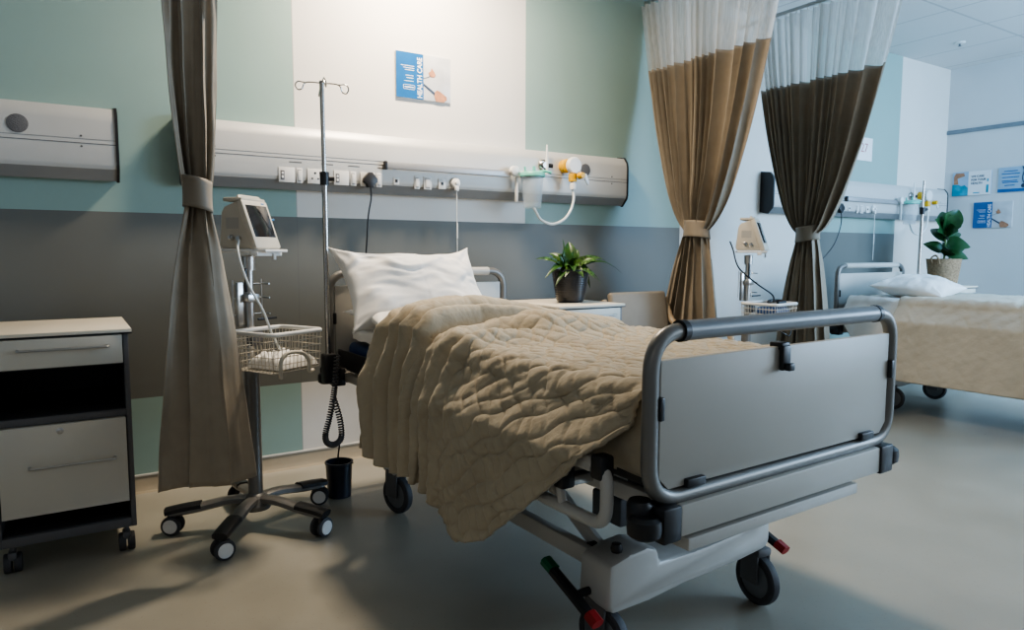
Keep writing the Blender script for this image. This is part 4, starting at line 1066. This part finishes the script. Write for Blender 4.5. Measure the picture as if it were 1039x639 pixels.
bm = quilt_surface('near', q1, Yc, Hc, Lc, Rc, 1.085, 2.055, .868, [-.24, -.03, -.05, -.26], fa, 3.1, 42., ridge=ridge, foldw=foldw)
obj('quilt_cover', bm, 'quilt', q1, 120, solid=.012)
# second layer tucked round the foot of the mattress
rows = []
for i in range(50):
    y = lerp(1.19, 1.50, i/49); row = []
    for j in range(60):
        c = j/59; 
        pth = [(1.60, .862), (1.2, .862), (1.125, .855), (1.10, .82), (1.095, .74), (1.105, .675), (1.13, .652)]
        x = interp([0, .4, .55, .62, .78, .93, 1], [p[0] for p in pth], c); z = interp([0, .4, .55, .62, .78, .93, 1], [p[1] for p in pth], c)
        n = noise.noise(V((x*12, y*10, z*9)))*.008
        row.append(V((x-n+(2.2-y)*.027, y, z+n*.5-(.06*sstep(1.3, 1.5, y) if c > .9 else 0)*0)))
    rows.append(row)
obj('tucked_layer', grid_bm(rows), 'quilt', q1, 120, solid=.008)
# far bed quilt hangs evenly over the visible long side
q2 = thing('quilt', 'smooth beige quilt hanging over the side of the far bed', 'quilt', (4.065, 0, 0))
bm = quilt_surface('far', q2, [1.10, 1.5, 2.0, 2.5, 2.76], [0, 0, 0, 0, 0], lambda y, v: .60, lambda y, v: .30, 1.065, 2.075, .868, 0, lambda y, dr, v: .004*sstep(0, .2, dr), 7.7, 14., step=.014, slp=(.66, .66))
obj('quilt_cover', bm, 'farquilt', q2, 120, solid=.010)
t = thing('bed_sheet', 'white sheet hanging at the head of the far bed', 'sheet', (4.065, 0, 0))
bm = quilt_surface('far', t, [2.74, 2.9, 3.05, 3.17], [0, 0, 0, -.004], lambda y, v: interp([2.7, 3.0, 3.17], [.55, .40, .16], y), lambda y, v: .2, 1.085, 2.055, .860, 0, lambda y, dr, v: .006*sstep(0, .2, dr), 2.2, 20., step=.012, pattern=False, slp=(.6, .6))
obj('sheet_cloth', bm, 'linen', t, 120, solid=.004)
t = thing('bed_handset', 'black handset clipped by the head of the far bed', 'handset', (5.155, 3.02, .80))
b = B(); add_tube(b, round_path([(0, .07, .03), (0, -.07, .03), (0, -.07, -.03), (0, .07, -.03)], .015, 4, True), .008, 8, closed=True); b2(b, -.012, .008, -.05, .05, -.018, .018, .006); obj('handset_body', b, 'black', t)

# ------------------------------------------------------------------ IV poles
t = thing('iv_pole', 'steel IV pole with wire hooks rising at the near bed head', 'IV pole', (1.015, 3.21, 0))
b = B(); add_tube(b, [(0, 0, .60), (0, 0, 1.53)], .0125, 14); obj('lower_tube', b, 'chrome', t)
b = B(); add_tube(b, [(0, 0, 1.53), (-.003, 0, 1.975)], .0105, 14); obj('upper_tube', b, 'chrome', t)
b = B(); add_lathe(b, [(0, -.03), (.02, -.03), (.022, .03), (0, .03)], (0, 0, 1.535), 16); add_tube(b, [(.015, 0, 1.535), (.045, -.01, 1.535)], .011, 10); obj('clamp_collar', b, 'black', t)
b = B(); b2(b, -.028, .032, -.03, .03, .58, .72, .008); obj('socket_bracket', b, 'black', t)
b = B()
for a in (-12, 78, 168, 258):
    R0 = RZ(math.radians(a))
    pts = [(0, 0, 1.965), (.06, 0, 1.965), (.08, .0, 1.955), (.09, .006, 1.932), (.108, .006, 1.928), (.118, .003, 1.948), (.105, -.002, 1.965), (.075, -.004, 1.962)]
    add_tube(b, smooth_path([R0 @ V(p) for p in pts], 6), .0032, 8)
obj('hook', b, 'steel', t)
t = thing('iv_pole', 'plain IV pole with black clamp standing at the far bed head', 'IV pole', (6.06, 3.12, 0))
b = B(); add_tube(b, [(0, 0, .62), (.01, 0, 1.57)], .0125, 14); obj('lower_tube', b, 'chrome', t)
b = B(); add_tube(b, [(.01, 0, 1.55), (.015, 0, 1.80)], .0085, 14); obj('upper_tube', b, 'chrome', t)
b = B(); add_lathe(b, [(0, -.03), (.02, -.03), (.022, .03), (0, .03)], (.01, 0, 1.55), 16); add_tube(b, [(.02, 0, 1.55), (.065, -.01, 1.565)], .012, 10); obj('clamp_collar', b, 'black', t)
# coiled lead and waste bin under the pole
t = thing('coiled_lead', 'grey coiled handset lead hanging in a loop below the near IV pole', 'cable', (0, 0, 0))
path = smooth_path([(1.035, 3.14, .72), (1.02, 3.13, .60), (1.005, 3.12, .52), (.985, 3.12, .43), (.965, 3.12, .355), (.975, 3.12, .315), (1.01, 3.12, .305), (1.04, 3.12, .335), (1.035, 3.12, .42), (1.01, 3.125, .52)], 14)
pts = []; tot = len(path)
for i in range(tot*5-5):
    f = i/5; k = int(f); a = path[k].lerp(path[min(k+1, tot-1)], f-k); d = (path[min(k+1, tot-1)]-path[k]).normalized()
    u = V((0, 1, 0)); w = d.cross(u).normalized(); ph = i*2*PI/9
    pts.append(a+(u*math.cos(ph)+w*math.sin(ph))*.0115)
b = B(); add_tube(b, pts, .0038, 6); obj('coil', b, 'cable', t)
b = B(); add_tube(b, smooth_path([(1.04, 3.14, .335), (1.05, 3.18, .28), (1.065, 3.25, .20), (1.07, 3.27, .12)], 6), .004, 8); obj('straight_lead', b, 'black', t)
t = thing('waste_bin', 'small dark navy bin on the floor below the near bed head', 'bin', (1.075, 3.27, 0))
b = B(); add_lathe(b, [(0, .004), (.052, .0), (.056, .004), (.064, .165), (.068, .168), (.067, .175), (.060, .175), (.053, .01), (0, .008)], n=32); obj('bin_body', b, 'navy', t)
b = B(); add_box(b, .064, 0, .165, .010, .03, .022, .003); obj('bin_handle', b, 'navy', t)
# ------------------------------------------------------------------ lights
def area(name, loc, target, size, power, col, sy=None, spread=None):
    l = bpy.data.lights.new(name, 'AREA'); l.energy = power; l.color = col; l.size = size
    if sy: l.shape = 'RECTANGLE'; l.size_y = sy
    if spread: l.spread = math.radians(spread)
    o = bpy.data.objects.new(name, l); COL.objects.link(o); o.location = loc
    o.rotation_euler = (V(target)-V(loc)).to_track_quat('-Z', 'Y').to_euler(); return o
area('bed_downlight', (1.75, 3.25, 3.08), (1.75, 3.50, 0), .35, 74, (1, .83, .64), .25)
area('daylight_window', (6.4, -3.0, 1.9), (5.2, 3.6, 1.2), 3.0, 95, (.74, .87, 1.0), 2.0)
area('daylight_side', (7.6, -.8, 1.9), (4.2, 2.4, .3), 2.2, 235, (.46, .70, 1.0), 1.7)
area('ward_fill', (-1.6, -1.2, 2.6), (.5, 2.8, 1.5), 1.6, 6, (1, .93, .84), 1.2)
area('blue_corner_fill', (6.2, .6, 2.7), (7.6, 3.8, 1.3), 1.2, 64, (.25, .58, 1.0), 1.0)  # added blue fill aimed at the far corner
w = bpy.data.worlds.new('room_ambient'); scene.world = w; w.use_nodes = True
w.node_tree.nodes['Background'].inputs[0].default_value = (.80, .88, 1.0, 1); w.node_tree.nodes['Background'].inputs[1].default_value = .19

GR = {'hospital_bed': 'hospital beds in the ward', 'mattress': 'mattresses on the beds', 'pillow': 'white bed pillows', 'quilt': 'beige quilts on the beds', 'bedside_cabinet': 'bedside cabinets by the wall',
      'bed_head_unit': 'bed head panels along the wall', 'privacy_curtain': 'tied back privacy curtains', 'curtain_track': 'ceiling curtain tracks', 'monitor_trolley': 'monitor trolleys', 'patient_monitor': 'vital signs monitors',
      'iv_pole': 'IV poles at the bed heads', 'suction_canister': 'suction canisters', 'vacuum_outlet': 'vacuum outlets', 'gas_regulator': 'gas regulators', 'power_cord': 'power cords', 'nurse_call_cord': 'nurse call cords',
      'poster': 'printed posters on the walls', 'potted_plant': 'potted plants on the bedside cabinets'}
for o in list(scene.objects):
    if o.parent is None and o.get('category') and o.name.split('.')[0] in GR: o['group'] = GR[o.name.split('.')[0]]
# ------------------------------------------------------------------ camera
F = 705.; yaw, pitch, roll = .567, .0905, .002
cam = bpy.data.cameras.new('camera'); co = bpy.data.objects.new('camera', cam); COL.objects.link(co)
cam.sensor_fit = 'HORIZONTAL'; cam.sensor_width = 36; cam.lens = F*36/1039; cam.clip_start = .05
cy_, sy_, cp, sp = math.cos(yaw), math.sin(yaw), math.cos(pitch), math.sin(pitch)
f = V((sy_*cp, cy_*cp, -sp)); r = V((cy_, -sy_, 0)); u = r.cross(f)
cr, sr = math.cos(roll), math.sin(roll); r2_ = r*cr+u*sr; u2_ = u*cr-r*sr
mt = Matrix((r2_, u2_, -f)).transposed().to_4x4(); mt.translation = (0, 0, 1.2); co.matrix_world = mt
scene.camera = co
scene.view_settings.view_transform = 'AgX'
scene.view_settings.look = 'AgX - Medium High Contrast'
scene.view_settings.exposure = .22
